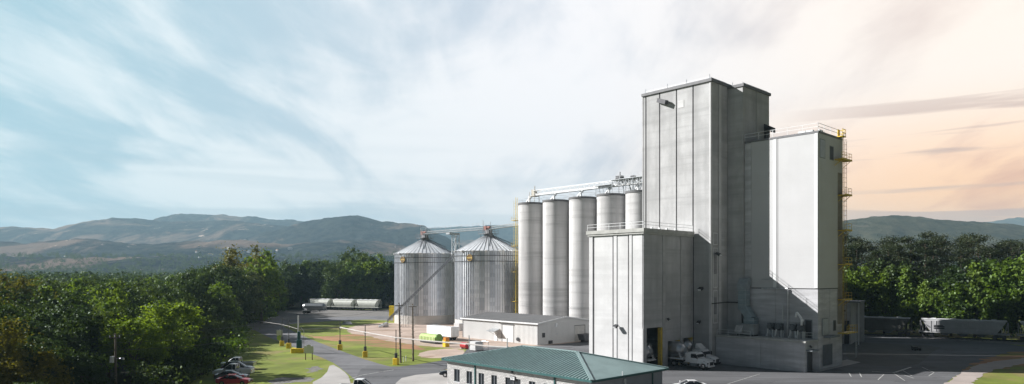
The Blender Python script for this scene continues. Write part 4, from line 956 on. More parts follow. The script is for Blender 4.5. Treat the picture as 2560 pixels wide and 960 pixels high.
# box trailer, lime container, tanks in the yard left of the warehouse
t = bld('box_trailer', 'white box trailer parked left of the white warehouse', 'trailer', *L(W(1128, 158)))
b = MB(); b.box(0, 2.3, 0, 9.6, .9, 3.2); b.build('box', WHITEP, t, bevel=.04)
b = MB(); b.box(.12, 2.18, -.06, 0, 1.0, 3.1); b.build('rear_door', METG, t)
b = MB(); b.box(.3, 2, .2, 9.2, .65, .9); b.build('chassis', METD, t)
for y in (1.6, 2.8): 
    for s in (.1, 2.2): MB().tube((s - .15, y, .48), (s + .15, y, .48), .48, 18).build('wheel', RUBBER, t)
LIME = mat('lime_paint', (.34, .50, .13), .5, var=.1)
t = bld('lime_container', 'lime green ribbed container with a round hatch, on the grass edge', 'container', *L(W(1086, 151)))
b = MB(); b.box(.2, 2.2, 0, 6.0, .5, 1.5); b.add([(.2, 0, 1.5), (2.2, 0, 1.5), (2.2, 6.0, 1.5), (.2, 6.0, 1.5), (.6, .2, 2.0), (1.8, .2, 2.0), (1.8, 5.8, 2.0), (.6, 5.8, 2.0)], [(0, 1, 5, 4), (1, 2, 6, 5), (2, 3, 7, 6), (3, 0, 4, 7), (4, 5, 6, 7)]); b.build('body', LIME, t)
b = MB()
for k in range(11): b.box(.08, .2, .15 + k * .56, .3 + k * .56, .45, 1.5)
b.build('rib', mat('pale_lime_paint', (.75, .85, .5), .5), t)
b = MB(); b.tube((1.2, -.18, 1.35), (1.2, 0, 1.35), .9, 22); b.build('hatch', mat('mid_green_paint', (.16, .34, .07), .5), t)
b = MB(); b.box(.3, .5, .2, 5.8, .1, .5); b.box(1.9, 2.1, .2, 5.8, .1, .5); b.build('skid', METD, t)
t = thing('yellow_cabinet', 'yellow cabinet with an orange top beside the lime green container', 'cabinet', (*G(1115, 867), 0), A43)
b = MB(); b.box(-.55, .55, -.5, .5, 0, 1.35); b.build('body', YEL, t, bevel=.03); b = MB(); b.box(-.45, .5, -.5, .4, 1.35, 2.0); b.build('top', mat('orange_paint', (.65, .25, .04), .5), t, bevel=.03)
t = thing('red_tank', 'small red tank lying left of the white tote boxes', 'tank', (*G(1164, 872), 0), A43)
b = MB(); b.tube((-.2, -.9, .75), (-.2, .9, .75), .62, 18); b.build('shell', RED, t, True); b = MB(); b.box(-.6, .2, -.7, -.5, 0, .3); b.box(-.6, .2, .5, .7, 0, .3); b.build('saddle', METD, t)
t = thing('white_tote', 'pale square tank with an open frame in front of the warehouse corner', 'tank', (*G(1200, 878), 0), A43)
b = MB(); b.box(-1.1, .9, .1, 2.2, .15, 1.9); b.build('tank', CONCL, t, bevel=.05); b = MB()
for q in ((1.0, 0), (2.2, 0), (2.2, 2.0), (1.0, 2.0)): b.tube((q[0], q[1], 0), (q[0], q[1], 1.75), .05, 5)
for z in (.9, 1.75): b.path([(1, 0, z), (2.2, 0, z), (2.2, 2, z), (1, 2, z)], .045, 5)
b.build('frame', METG, t)
t = bld('dumpster', 'dark grey tilted tipping skip beside the warehouse roller door', 'skip', .24 + wr(1443), 42.16 - 2.6)
b = MB(); b.prism([(-1.9, 1.9), (-1.3, .5), (.9, .5), (1.5, 1.75), (1.5, 1.9)], -.9, .9); b.build('tub', mat('skip_grey', (.10, .10, .105), .7), t)
b = MB(); b.box(-1, 1.0, -.7, -.5, 0.1, .5); b.box(-1, 1, .5, .7, .1, .5); b.build('base', METD, t)

# ------------------------------------------------------------------ rail wagons
def hopper_wagon(label, loc, rz, length, ribbed, paint, group):
    t = thing('hopper_wagon', label, 'rail wagon', loc, rz, group); hl = length / 2
    z0, z1 = 1.35, 4.35; b = MB()
    ax = hl - .5; s = 2.0 if ribbed else 1.5
    if ribbed: sec = [(1.42, z0), (1.5, z0 + .1), (1.5, z1 - .35), (1.2, z1 - .05), (0, z1 + .05)]
    else: sec = [(1.2, z0), (1.5, 2.0), (1.58, 2.9), (1.4, 3.8), (.8, z1), (0, z1 + .05)]
    full = sec + [(-y, z) for y, z in sec[::-1][1:]]; n = len(full); vs = []
    for sg in (-1, 1):
        for y, z in full:
            k = (z - z0) / (z1 - z0); vs.append((sg * (ax - s * (1 - k)), y, z))
    fs = [(i, (i + 1) % n, n + (i + 1) % n, n + i) for i in range(n)] + [tuple(range(n))[::-1], tuple(range(n, 2 * n))]
    b.add(vs, fs); b.build('body', paint, t, not ribbed)
    if ribbed:
        for y_ in (-1.58, 1.5):
            for k in range(13):
                x = -ax + s + (2 * ax - 2 * s) * k / 12; MB().box(x - .05, x + .05, y_, y_ + .08, z0 + .1, z1 - .35).build('rib', paint, t)
        b = MB(); b.box(-ax + 2.6, -ax + 4.8, -1.6, -1.585, 2.5, 2.75); b.box(-ax + 2.6, -ax + 4.8, -1.6, -1.585, 2.1, 2.35); b.box(-ax + 2.6, -ax + 4.5, -1.6, -1.585, 2.85, 3.0); b.build('reporting_mark', METD, t)
    b = MB(); b.box(-ax, ax, -.45, .45, z1 + .02, z1 + .14); b.beam((-ax, -1.3, z1 - .02), (ax, -1.3, z1 - .02), .16, .14)
    b.beam((-ax, 1.3, z1 - .02), (ax, 1.3, z1 - .02), .16, .14)
    for k in range(4): x = -ax * .7 + k * ax * .47; b.box(x - .5, x + .5, -.35, .35, z1 + .14, z1 + .26)
    b.build('roof_walkway', METW, t)
    b = MB(); b.box(-hl, hl, -1.45, -1.3, 1.15, 1.4); b.box(-hl, hl, 1.3, 1.45, 1.15, 1.4); b.box(-hl, -hl + .15, -1.45, 1.45, 1.1, 1.5); b.box(hl - .15, hl, -1.45, 1.45, 1.1, 1.5)
    for sx in (-1, 1):
        for sy in (-1.4, 1.4):
            b.tube((sx * (ax + .2), sy, 1.2), (sx * (ax + .2), sy, z1 - .3), .05, 4); b.tube((sx * (ax - .5), sy, 1.3), (sx * (ax + .2), sy, z1 - .4), .05, 4); b.beam((sx * (ax - 1.0), sy, 1.3), (sx * (ax - 1.0), sy, 3), .07, .07)
    b.build('end_frame', paint, t)
    b = MB()
    for k in range(3): x = (k - 1) * length * .2; b.add([(x - 1.5, -1.2, z0), (x + 1.5, -1.2, z0), (x + 1.5, 1.2, z0), (x - 1.5, 1.2, z0), (x - .4, -.6, .5), (x + .4, -.6, .5), (x + .4, .6, .5), (x - .4, .6, .5)], [(0, 1, 5, 4), (1, 2, 6, 5), (2, 3, 7, 6), (3, 0, 4, 7), (4, 5, 6, 7)])
    b.build('hopper_outlet', GREYP, t)
    for sx in (-1, 1):
        x = sx * (hl - 1.9); b = MB(); b.box(x - 1.2, x + 1.2, -1.05, -.9, .45, .85); b.box(x - 1.2, x + 1.2, .9, 1.05, .45, .85); b.box(x - .2, x + .2, -1, 1, .5, 1.2); bg = b.build('bogie', METD, t)
        for dx in (-.85, .85):
            for sy in (-.82, .72): MB().tube((x + dx, sy, .46), (x + dx, sy + .12, .46), .44, 16).build('wheel', METD, bg)
    MB().box(hl, hl + .55, -.12, .12, .8, 1.05).build('coupler', METD, t)
    return t
WW = mat('wagon_white', (.62, .64, .58), .6, var=.1, streak=.3); WG = mat('wagon_grey', (.46, .46, .47), .7, var=.1, streak=.5); WD = mat('wagon_dark_grey', (.11, .11, .10), .7, var=.15, streak=.5)
pa, pb = Vector((*W(951, 287), 0)), Vector((*W(765, 301), 0)); dr = (pb - pa).normalized(); rzl = math.atan2(-dr.y, -dr.x)
gl = 'white hopper wagons at the foot of the far wood'
for i, lab in enumerate(['white hopper wagon nearest the left steel bin', 'white hopper wagon in the middle of the three by the far wood', 'white hopper wagon half hidden by the dark wood on the left']):
    c = pa + dr * (5.9 + i * 12.1); hopper_wagon(lab, (c.x, c.y, .25), rzl, 11.4, False, WW, gl)
ra, rb = Vector((*W(2298, 168), 0)), Vector((*W(2524, 158), 0)); dr2 = (rb - ra).normalized(); rz2 = math.atan2(dr2.y, dr2.x)
gr_ = 'grey hopper wagons on the right track'
for i, (lab, pt) in enumerate([('dark grey hopper wagon nearest the white clad tower', WD), ('light grey ribbed hopper wagon in the middle of the right track', WG), ('grey hopper wagon cut off by the right edge of the picture', WG)]):
    c = (ra + rb) / 2 + dr2 * ((i - 1) * 19.3); hopper_wagon(lab, (c.x, c.y, .25), rz2, 18.0, True, pt, gr_)
for nm, a_, c_, lab in (('railway_track', pa - dr * 60, pb + dr * 40, 'left'), ('railway_track', ra - dr2 * 60, rb + dr2 * 60, 'right')):
    b = MB(); dd_ = (c_ - a_).normalized(); nn = Vector((-dd_.y, dd_.x, 0)) * .72
    for s in (-1, 1): b.beam(a_ + nn * s + Vector((0, 0, .16)), c_ + nn * s + Vector((0, 0, .16)), .08, .16)
    n = int((c_ - a_).length / .8)
    for k in range(n): p = a_ + dd_ * k * .8; b.beam(p - nn * 1.8 + Vector((0, 0, .06)), p + nn * 1.8 + Vector((0, 0, .06)), .22, .1)
    tag(b.build(nm, METD), kind='structure')

# shed, generator and cart on the right
t = thing('rail_shed', 'tall pale grey shed with an open canopy bay right of the clad tower', 'shed', (*W(2106, 152), 0), math.radians(-34))
b = MB(); b.box(0, 1.7, 0, 8, 0, 9.2); b.box(0, 3.4, 7.8, 8, 0, 9.2); b.build('wall', mat('shed_cladding', (.5, .5, .5), .7, streak=.2), t)
b = MB(); b.box(-.2, 3.6, -.2, 8.2, 9.2, 9.5); b.build('roof', GREYP, t)
b = MB(); b.box(3.15, 3.35, 0, .2, 0, 9.2); b.build('canopy_post', METW, t)
b = MB(); b.box(.4, 1.4, -.06, 0, 0, 5.2); b.build('door', METD, t)
floodlight(t, (.5, -.02, 7.4), (0, -1, 0), .5)
t = thing('generator_box', 'dark box on skids standing between the tower ladder and the right wagons', 'generator', (*G(2141, 846), 0), math.radians(-30))
b = MB(); b.box(-1.4, 1.2, -.8, .8, .3, 2.0); b.build('housing', mat('generator_green', (.03, .05, .045), .5), t, bevel=.05)
b = MB(); b.box(-1.5, 1.3, -.9, .9, .1, .3); b.box(1.2, 1.3, -.8, .8, .3, 2.1); b.build('skid', METG, t); b = MB(); b.tube((.3, -.95, .8), (.3, -.8, .8), .25, 12); b.build('gauge', METW, t)
t = thing('black_cart', 'small black cart left alone on the shaded pavement', 'cart', (*G(2291, 876), 0))
b = MB(); b.box(-.8, .0, -.5, .5, .3, .8); b.box(.05, .75, -.45, .45, .3, .62); b.tube((-.8, 0, .7), (-1.2, 0, 1.0), .05, 5); b.build('tray', METD, t)
for x in (-.5, .5):
    for y in (-.5, .5): MB().tube((x, y - .06, .2), (x, y + .06, .2), .2, 12).build('wheel', RUBBER, t)

# ------------------------------------------------------------------ pipe line, poles, signs
ppts = [(640, 160), (705, 147.5), (722, 142.8), (748, 134.5), (850, 139.7), (913, 127.7), (990, 117), (1173, 106.2), (1268, 101.6)]
PW = [W(*q) for q in ppts]
PL = thing('overhead_pipe', 'long pale overhead pipe carried on thin posts across the grass', 'pipe', (*PW[4], 4.65))
b = MB(); bs = Vector((*PW[4], 4.65))
for k in range(len(PW) - 1):
    a_, c_ = Vector((*PW[k], 4.65)) - bs, Vector((*PW[k + 1], 4.65)) - bs
    pr = None; r = .11 if k >= 4 else .035
    for j in range(9):
        q = j / 8; p = a_.lerp(c_, q) + Vector((0, 0, -.55 * 4 * q * (1 - q) * (.06 if k < 6 else .15)))
        if pr is not None: b.tube(pr, p, r, 6)
        pr = p
b.build('pipe', mat('pale_pipe', (.52, .49, .47), .6), PL)
b = MB(); lp = Vector((*PW[-1], 4.65)) - bs; b.path([lp, lp + Vector((.9, 0, -.2)), lp + Vector((1.5, 0, -1.6)), lp + Vector((1.8, 0, -2.4))], .09, 6); b.build('pipe_end', METG, PL)
plab = {705: 'thin pipe post with a yellow foot behind the green and white notice', 722: 'thin pipe post left of the post with the teal box', 850: 'pipe post on the grass just right of the road', 913: 'second pipe post right of the road, on mown grass', 990: 'pipe post with a yellow foot at the road edge by the tall wooden poles', 1173: 'grey pipe post rising behind the left part of the green roof', 1268: 'short end post of the pipe above the green roof'}
for (x, Yd), (X, Y) in zip(ppts, PW):
    if x not in plab: continue
    t = thing('pipe_post', plab[x], 'post', (X, Y, 0), random.uniform(-.3, .3), 'posts carrying the overhead pipe')
    MB().tube((0, 0, 0), (0, 0, 6.0), .075, 8).build('pole', METD if x < 1100 else METG, t)
    MB().box(-.42, .42, -.42, .42, 0, 1.15).build('yellow_base', YEL, t, bevel=.06)
    MB().tube((0, 0, 1.15), (0, 0, 2.0), .26, 12).build('collar', METD, t)
    MB().box(-.14, .14, -.14, .14, 4.3, 4.5).build('pipe_hanger', METG, t)
t = thing('control_post', 'tall grey mast with a teal cabinet on a wide yellow block beside the road', 'mast', (*W(748, 134.5), 0))
MB().tube((-.2, 0, 0), (-.2, 0, 7.4), .14, 10).build('mast', METG, t)
MB().box(-1.5, .95, -.6, .6, 0, .95).build('yellow_base', YEL, t, bevel=.08)
b = MB(); b.box(-.45, .5, -.4, .35, .95, 2.6); b.box(-.3, .25, -.3, .3, 2.6, 4.2); b.build('cabinet', mat('teal_cabinet_paint', (.03, .11, .14), .5), t, bevel=.04)
b = MB(); b.path([(.9, .1, .95), (.9, .1, 4.3), (.3, .1, 5.0)], .05, 5); b.build('conduit', METG, t)
t = thing('two_post_sign', 'blank pale sign on two brown posts at the near road edge', 'sign', (*W(772, 123.5), 0))
MB().box(-.85, .85, -.04, .04, 1.25, 2.5).build('panel', METW, t); MB().box(-.35, .35, -.07, -.041, 1.9, 2.75).build('notice', METW, t)
for s in (-.6, .6): MB().box(s - .06, s + .06, -.06 + .1, .06 + .1, 0, 2.4).build('post', mat('brown_post', (.12, .07, .04), .9), t)
t = thing('notice_board', 'white notice with a lime panel on a post by the wood', 'sign', (*W(699, 148), 0))
MB().box(-.65, .65, -.03, .03, 2.2, 3.4).build('upper_panel', METW, t); MB().tube((-.0, -.03, 1.7), (0, .03, 1.7), .6, 18).build('lower_panel', LIME, t); MB().tube((0, .08, 0), (0, .08, 3.6), .06, 6).build('post', METG, t)
def wood_pole(label, x, Yd, zt, lean=0, arm=True, extra=None):
    t = thing('utility_pole', label, 'utility pole', (*W(x, Yd), 0)); MB().tube((0, 0, 0), (lean, 0, zt), .17, 10, .11).build('pole', WOOD, t, True)
    if arm:
        MB().beam((lean - .7, -.12, zt - .5), (lean + .7, -.12, zt - .5), .1, .12).build('crossarm', WOOD, t)
        for s in (-.6, 0, .6): MB().tube((lean + s, -.12, zt - .45), (lean + s, -.12, zt - .2), .05, 6).build('insulator', METW, t)
    return t
P1 = wood_pole('left of two tall wooden poles on the grass in front of the left bin', 1002, 119.6, 10.5, -.35)
P2 = wood_pole('right of two tall wooden poles on the grass in front of the left bin', 1033, 121.8, 10.2, -.1)
for P in (P1, P2):
    b = MB()
    for k in range(14): b.beam((-.3, -.1, 2.0 + k * .55) if k % 2 else (-.05, -.1, 2.0 + k * .55), (.3, -.1, 2.0 + k * .55) if k % 2 == 0 else (.1, -.1, 2.0 + k * .55), .05, .05)
    b.build('climbing_peg', METD, P)
P3 = wood_pole('grey wooden pole with a transformer standing in front of the left wood', 290, 85, 8.1, -.1)
MB().tube((-.42, -.1, 4.5), (-.42, -.1, 5.3), .26, 14).build('transformer', METW, P3, True)
b = MB(); b.tube((0, 0, 5.0), (.9, -.3, 5.1), .04, 5); b.box(.8, 1.15, -.4, -.2, 4.9, 5.15); b.build('lamp_arm', METG, P3)
P4 = wood_pole('thin wooden pole standing in the lawn right of the two tall poles', 1290 - 12, 104, 6.2, 0, False) if False else None
def wire(label, a_, c_, sag, r=.022):
    a_, c_ = Vector(a_), Vector(c_); t = thing('overhead_wire', label, 'wire', tuple(a_)); b = MB(); pr = None
    for j in range(21):
        q = j / 20; p = (c_ - a_) * q + Vector((0, 0, -sag * 4 * q * (1 - q)))
        if pr is not None: b.tube(pr, p, r, 4)
        pr = p
    b.build('cable', METD, t)
l3 = P3.location; l1 = P1.location; lc = W(748, 134.5)
for k in range(3):
    wire(['upper wire from the left wooden pole to the road mast', 'middle wire from the left wooden pole to the road mast', 'lower wire from the left wooden pole to the road mast'][k], (l3.x - .5 + k * .4, l3.y, 7.9 - k * .9), (lc[0] - .2, lc[1], 7.2 - k * .8), .7 + .2 * k)
    wire(['upper wire running left from the wooden pole', 'middle wire running left from the wooden pole', 'lower wire running left from the wooden pole'][k], (l3.x - .5 + k * .4, l3.y, 7.9 - k * .9), (-75 + k, 62, 5.5 - k * .8), .9)
wire('wire between the road mast and the two tall wooden poles', (lc[0], lc[1], 7.3), (l1.x - .3, l1.y, 10.0), .9)
t = thing('marker_post', 'low white marker post beside the left tall wooden pole', 'marker post', (*G(1009, 905), 0)); MB().tube((0, 0, 0), (0, 0, .9), .07, 8).build('post', METW, t)
t = thing('marker_post', 'low white marker post between the two tall wooden poles', 'marker post', (*G(1015, 903), 0)); MB().tube((0, 0, 0), (0, 0, 1.0), .07, 8).build('post', METW, t)
t = thing('manhole_mound', 'low dark concrete lid on the grass left of the left bin', 'manhole', (*G(868, 810), 0)); MB().tube((0, 0, 0), (0, 0, .7), 1.6, 16, 1.1).build('lid', CONCD, t)
# ------------------------------------------------------------------ trees
def quads_mesh(name, C, N, size, m, aspect=.75):
    """one leaf-spray face per centre C, facing N"""
    n = len(C); N = N / (np.linalg.norm(N, axis=1, keepdims=True) + 1e-9)
    R = RNG.normal(size=(n, 3)); T = np.cross(N, R); T /= (np.linalg.norm(T, axis=1, keepdims=True) + 1e-9); B = np.cross(N, T)
    s = size * RNG.uniform(.6, 1.35, (n, 1)); T = T * s; B = B * s * aspect
    bend = N * s * .22
    V4 = np.stack([C - T, C - B * .9 + bend, C + T, C + B * .9 + bend], 1).reshape(-1, 3)
    me = bpy.data.meshes.new(name); me.vertices.add(len(V4)); me.vertices.foreach_set('co', V4.astype(np.float32).ravel())
    me.loops.add(4 * n); me.loops.foreach_set('vertex_index', np.arange(4 * n, dtype=np.int32))
    me.polygons.add(n); me.polygons.foreach_set('loop_start', np.arange(n, dtype=np.int32) * 4)
    me.update(calc_edges=True); me.materials.append(m); return me
def crown_points(h, R, base, nclump, nleaf, shape='oval', spread=1.0):
    cs = []
    while len(cs) < nclump:
        d = RNG.normal(size=3); d /= np.linalg.norm(d); rr = RNG.uniform(.25, 1) ** .5
        t = (d[2] * rr + 1) / 2
        if shape == 'oval': w = math.sin(math.pi * min(1, .12 + t * .86)) ** .6
        elif shape == 'cone': w = max(.08, (1 - t) ** .8) * 1.15
        else: w = 1.0
        ang = math.atan2(d[1], d[0]); lob = 1 + .28 * math.sin(ang * 3 + h) * math.cos(d[2] * 4 + R)
        cs.append((math.cos(ang) * rr * R * w * lob, math.sin(ang) * rr * R * w * lob, base + (h - base) * t))
    cs = np.array(cs); k = RNG.integers(0, nclump, nleaf); cr = RNG.uniform(.45, 1.5, nclump) * R * 1.9 / nclump ** .5 * spread
    d = RNG.normal(size=(nleaf, 3)); d /= np.linalg.norm(d, axis=1, keepdims=True); d[:, 2] *= .72
    P = cs[k] + d * (cr[k] * np.abs(RNG.normal(size=nleaf)) * .72)[:, None]
    nx = nleaf // 6; j2 = RNG.integers(0, nclump, nx); j3 = RNG.integers(0, nclump, nx); f_ = RNG.random(nx)[:, None]
    P[:nx] = cs[j2] * f_ + cs[j3] * (1 - f_) + RNG.normal(size=(nx, 3)) * .3
    ax = np.stack([np.zeros(nclump), np.zeros(nclump), np.full(nclump, base + (h - base) * .35)], 1)
    outw = (cs - ax)[k]; outw /= np.linalg.norm(outw, axis=1, keepdims=True) + 1e-9
    N = d * .55 + outw * .2 + RNG.normal(size=(nleaf, 3)) * .6 + np.array([-.22, -.12, .4])
    return P, N, cs
def trunk(mb, h, r, cs, lim=10):
    pts = [Vector((0, 0, -.2))]; n = 5
    for i in range(1, n + 1): pts.append(Vector((RNG.normal() * .12 * i, RNG.normal() * .12 * i, h * i / n)))
    for i in range(n): mb.tube(pts[i], pts[i + 1], r * (1 - .15 * i), 7, r * (1 - .15 * (i + 1)))
    for c in cs[:lim]:
        q = pts[2 + int(RNG.integers(0, n - 1))]; mb.tube(q, Vector(c), r * .35, 5, r * .08)
def broadleaf(name, h, R, base, m, nclump=26, nleaf=5200, leaf=.30, shape='oval'):
    P, N, cs = crown_points(h, R, base, nclump, nleaf, shape)
    t = bpy.data.objects.new(name, None); COL.objects.link(t)
    c = bpy.data.objects.new('crown', quads_mesh('crown', P, N, leaf, m)); COL.objects.link(c); c.parent = t
    mb = MB(); trunk(mb, base + (h - base) * .55, .022 * h, cs, 12); mb.build('trunk', BARK, t)
    return t
def pine(name, h, R, m, nleaf=4600):
    """tall bare trunk, flat umbrella boughs near the top"""
    t = bpy.data.objects.new(name, None); COL.objects.link(t); mb = MB()
    mb.tube((0, 0, -.2), (0, 0, h * .96), .018 * h, 7, .05); Ps = []; Ns = []; nb = 26
    for k in range(nb):
        z = h * (.42 + .56 * (k / nb) ** .8); a = RNG.uniform(0, 6.28); q = (k / nb)
        L_ = R * (1.05 * math.sin(math.pi * min(1, .25 + q * .72)) ** .7) * RNG.uniform(.7, 1.15)
        e = np.array([math.cos(a) * L_, math.sin(a) * L_, z + L_ * RNG.uniform(.05, .35)]); s = np.array([0, 0, z])
        mb.tube(s, e, .09, 4, .03); n = nleaf // nb; f = RNG.uniform(.35, 1.05, n)[:, None]
        P = s + (e - s) * f + RNG.normal(size=(n, 3)) * np.array([.85, .85, .33]) * (.5 + R * .12)
        Ps.append(P); Ns.append(RNG.normal(size=(n, 3)) * .6 + np.array([0, 0, .8]))
    c = bpy.data.objects.new('crown', quads_mesh('crown', np.concatenate(Ps), np.concatenate(Ns), .27, m, .5)); COL.objects.link(c); c.parent = t
    mb.build('trunk', BARK, t); return t
LF = leafmat('oak_leaves', (.035, .065, .012), (.135, .18, .032), .4)
LF2 = leafmat('dark_leaves', (.020, .042, .014), (.078, .12, .03), .38)
LF3 = leafmat('bright_leaves', (.11, .18, .016), (.27, .36, .03), .5)
LF4 = leafmat('rusty_leaves', (.09, .09, .014), (.24, .21, .03), .45)
LF5 = leafmat('fresh_leaves', (.075, .14, .016), (.25, .34, .04), .45)
LP = leafmat('pine_needles', (.028, .040, .018), (.075, .085, .038), .2)
PALE = leafmat('pale_leaves', (.06, .08, .03), (.17, .2, .08), .4)
def protos(fn, n, *a, **k): return [fn(*a, **k) for _ in range(n)]
T_OAK = [broadleaf('broadleaf_tree', 12, 5.2, 1.6, LF, 85, 13000, .19), broadleaf('broadleaf_tree', 12, 4.7, 1.3, LF, 75, 13000, .19), broadleaf('broadleaf_tree', 12, 5.3, 1.8, LF2, 75, 13000, .19), broadleaf('broadleaf_tree', 12, 5.3, 1.6, LF2, 85, 13000, .19)]
T_PALE = [broadleaf('broadleaf_tree', 12, 4.7, 1.6, PALE, 80, 13000, .19)]
T_FRESH = [broadleaf('bright_green_tree', 12, 3.6, 1.0, LF5, 95, 9500, .25), broadleaf('bright_green_tree', 12, 3.3, .8, LF5, 85, 9000, .25), broadleaf('bright_green_tree', 12, 3.0, .8, LF5, 80, 8500, .25, 'cone')]
T_BRIGHT = [broadleaf('lime_green_tree', 12, 4.8, 2.5, LF3, 90, 13000, .19)]
T_RUST = [broadleaf('rusty_tree', 12, 5.3, 1.6, LF4, 75, 13000, .19)]
T_CON = [broadleaf('conifer_tree', 12, 3.0, .6, LF2, 95, 9000, .25, 'cone')]
T_PINE = [pine('pine_tree', 28, 6.0, LP), pine('pine_tree', 28, 5.2, LP), pine('pine_tree', 28, 6.6, LP, 5200)]
BUSH = [broadleaf('shrub', 3, 2.0, .1, LF, 14, 1800, .16), broadleaf('shrub', 3, 2.2, .1, LF5, 14, 1800, .16)]
used = set()
def plant(plist, x, y, h, w=1.0, label=None, cat='tree', group=None, idx=None, ref=12.0):
    p = plist[RNG.integers(0, len(plist))] if idx is None else plist[idx]
    if p.name in used: o = copy_tree(p)
    else: o = p; used.add(p.name)
    s = h / ref; o.location = (x, y, 0); ws = s ** .75 * w; o.scale = (ws, ws * RNG.uniform(.9, 1.1), s)
    o.rotation_euler = (0, 0, RNG.uniform(0, 6.28)); tag(o, label, cat, group); return o
def zt(row, Y): return H + (HY - row) / F * Y
# the left wood: edge line in world coordinates
edge = lambda Y: np.interp(Y, [50, 97, 123, 152, 205, 235, 262, 300, 330], [-47, -49, -56, -65, -84, -86, -90, -101, -100])
top_px = [-200, 0, 60, 130, 220, 320, 420, 500, 560, 600, 650, 700, 760]; top_y = [700, 705, 690, 697, 692, 694, 684, 674, 650, 636, 628, 648, 652]
pts = []
Y = 60.0
while Y < 325:
    st = 6.6 + (Y - 60) * .022
    X = edge(Y) - RNG.uniform(0, 2)
    while X > -Y * .80 - 8:
        xx, yy2 = X + RNG.normal() * 1.1, Y + RNG.normal() * 1.1
        if Y < 200 or X > -150 or RNG.random() < .8: pts.append((xx, yy2))
        X -= st * RNG.uniform(.85, 1.15)
    Y += st * .92
pts = sorted(pts, key=lambda p: p[1])
print('left wood candidates', len(pts))
cnt = 0
labL = {'f': 'dark green broadleaf tree in the near rows of the left wood', 'm': 'dark broadleaf tree in the middle of the left wood', 'b': 'hazy dark tree in the far rows of the left wood'}
for (x, y) in pts:
    px = 1280 + F * x / y
    if px < -120: continue
    ty = np.interp(px, top_px, top_y) + RNG.uniform(-2, 22)
    hmax = zt(ty, y)
    if y < 125: h = min(hmax, RNG.uniform(8.0, 12.5) + (y - 60) * .05)
    elif y < 190: h = min(hmax, RNG.uniform(11.5, 17))
    else: h = hmax
    de = edge(y) - x
    if de < 5: h *= RNG.uniform(.72, .95)
    if y < 150: h = min(h, 4.6 + .62 * de + RNG.uniform(0, 1.5))
    if 215 < px < 360 and y < 93: continue
    if y > 255: h = min(h, 11 + .42 * de)
    if h < 4: continue
    if y > 200 and RNG.random() < (.35 if px < 520 else .15): continue
    r = RNG.random(); k = 'f' if y < 115 else ('m' if y < 190 else 'b')
    if px < 150 and y < 200 and r < .22 and 60 < y: pl, lb, g = T_RUST, 'rusty orange tinged tree at the far left of the wood', 'rusty trees at the far left'
    elif r < .15: pl, lb, g = T_PALE, 'pale grey green tree among darker trees of the left wood', 'pale trees of the left wood'
    elif r < .34: pl, lb, g = T_FRESH, 'brighter green tree among the dark trees of the left wood', 'brighter trees of the left wood'
    elif r < .42 and y > 190: pl, lb, g = T_CON, 'dark pointed conifer in the far rows of the left wood', 'conifers of the left wood'
    else: pl, lb, g = T_OAK, labL[k], labL[k].replace('tree', 'trees')
    plant(pl, x, y, h, 1.0, lb, 'tree', g); cnt += 1
for (px, Yd, h, pl, lb) in [(330, 93, 9.8, T_BRIGHT, 'vivid lime green tree standing out in the left wood beside the wooden pole'),
                            (415, 104, 11.5, T_BRIGHT, 'lime green treetop behind and right of the vivid lime tree'),
                            (600, 200, 18.0, T_PALE, 'pale grey green tree at the tip of the wood above the access road'),
                            (610, 226, 24.5, T_RUST, 'tall brownish treetop rising above the left wood against the hills'),
                            (20, 120, 15.2, T_RUST, 'rusty brown tree at the very left edge of the picture'),
                            (655, 214, 22.5, T_FRESH, 'tall green tree at the right shoulder of the left wood')]:
    plant(pl, (px - 1280) / F * Yd, Yd, h, 1.05, lb, 'tree', None); cnt += 1
for i in range(26):
    Yd = RNG.uniform(82, 240); plant(BUSH, edge(Yd) + RNG.uniform(1.0, 4.0), Yd, RNG.uniform(2.2, 4.2), 1.1, 'low dense shrub along the open edge of the left wood', 'shrub', 'shrubs along the wood edge', None, 3.0)
# wood behind the white wagons
x = -96
mid_px = [730, 780, 830, 880, 920, 960, 1000, 1300]; mid_y = [655, 648, 640, 627, 634, 645, 640, 660]
for row in range(3):
    Yd = 308 + row * 11; X = -106 + RNG.uniform(0, 4)
    while X < 12:
        px = 1280 + F * X / Yd; ty = np.interp(px, mid_px, mid_y) + RNG.uniform(-6, 14) + (12 if row == 0 else 0)
        r = RNG.random(); pl = T_FRESH if r < .3 else (T_CON if r < .45 or px > 930 else T_OAK)
        lb = 'tree of the wood behind the white wagons'
        plant(pl, X, Yd + RNG.normal() * 2, zt(ty, Yd), 1.12, {0: 'bright green ', 1: 'dark conical ', 2: 'dark broadleaf '}[0 if pl is T_FRESH else 1 if pl is T_CON else 2] + lb, 'tree', 'wood behind the white wagons'); cnt += 1
        X += RNG.uniform(6.0, 9.0) if row < 2 else 10
# right wood: bright front row, dark middle, pines behind
fr_px = [2095, 2130, 2160, 2200, 2240, 2285, 2320, 2370, 2420, 2480, 2520, 2560, 2700]; fr_y = [672, 650, 668, 676, 690, 645, 700, 690, 668, 618, 650, 640, 640]
def rail_y(X): return ra.y + (X - ra.x) * dr2.y / dr2.x
X = 72.0
while X < 150:
    yb_ = rail_y(X) + 8.5; px = 1280 + F * X / yb_; ty = np.interp(px, fr_px, fr_y) + RNG.uniform(-4, 10)
    plant(T_FRESH, X, yb_ + RNG.normal() * .8, zt(ty, yb_), 1.0, 'bright green tree of the front row behind the grey wagons', 'tree', 'bright trees behind the grey wagons'); cnt += 1
    X += RNG.uniform(3.4, 4.8)
X = 70.0
while X < 165:
    yb_ = rail_y(X) + 16; plant(T_OAK, X, yb_ + RNG.normal() * 1.5, RNG.uniform(14, 19), 1.25, 'dark tree between the bright front row and the pines on the right', 'tree', 'dark trees on the right'); cnt += 1
    X += RNG.uniform(5.5, 7)
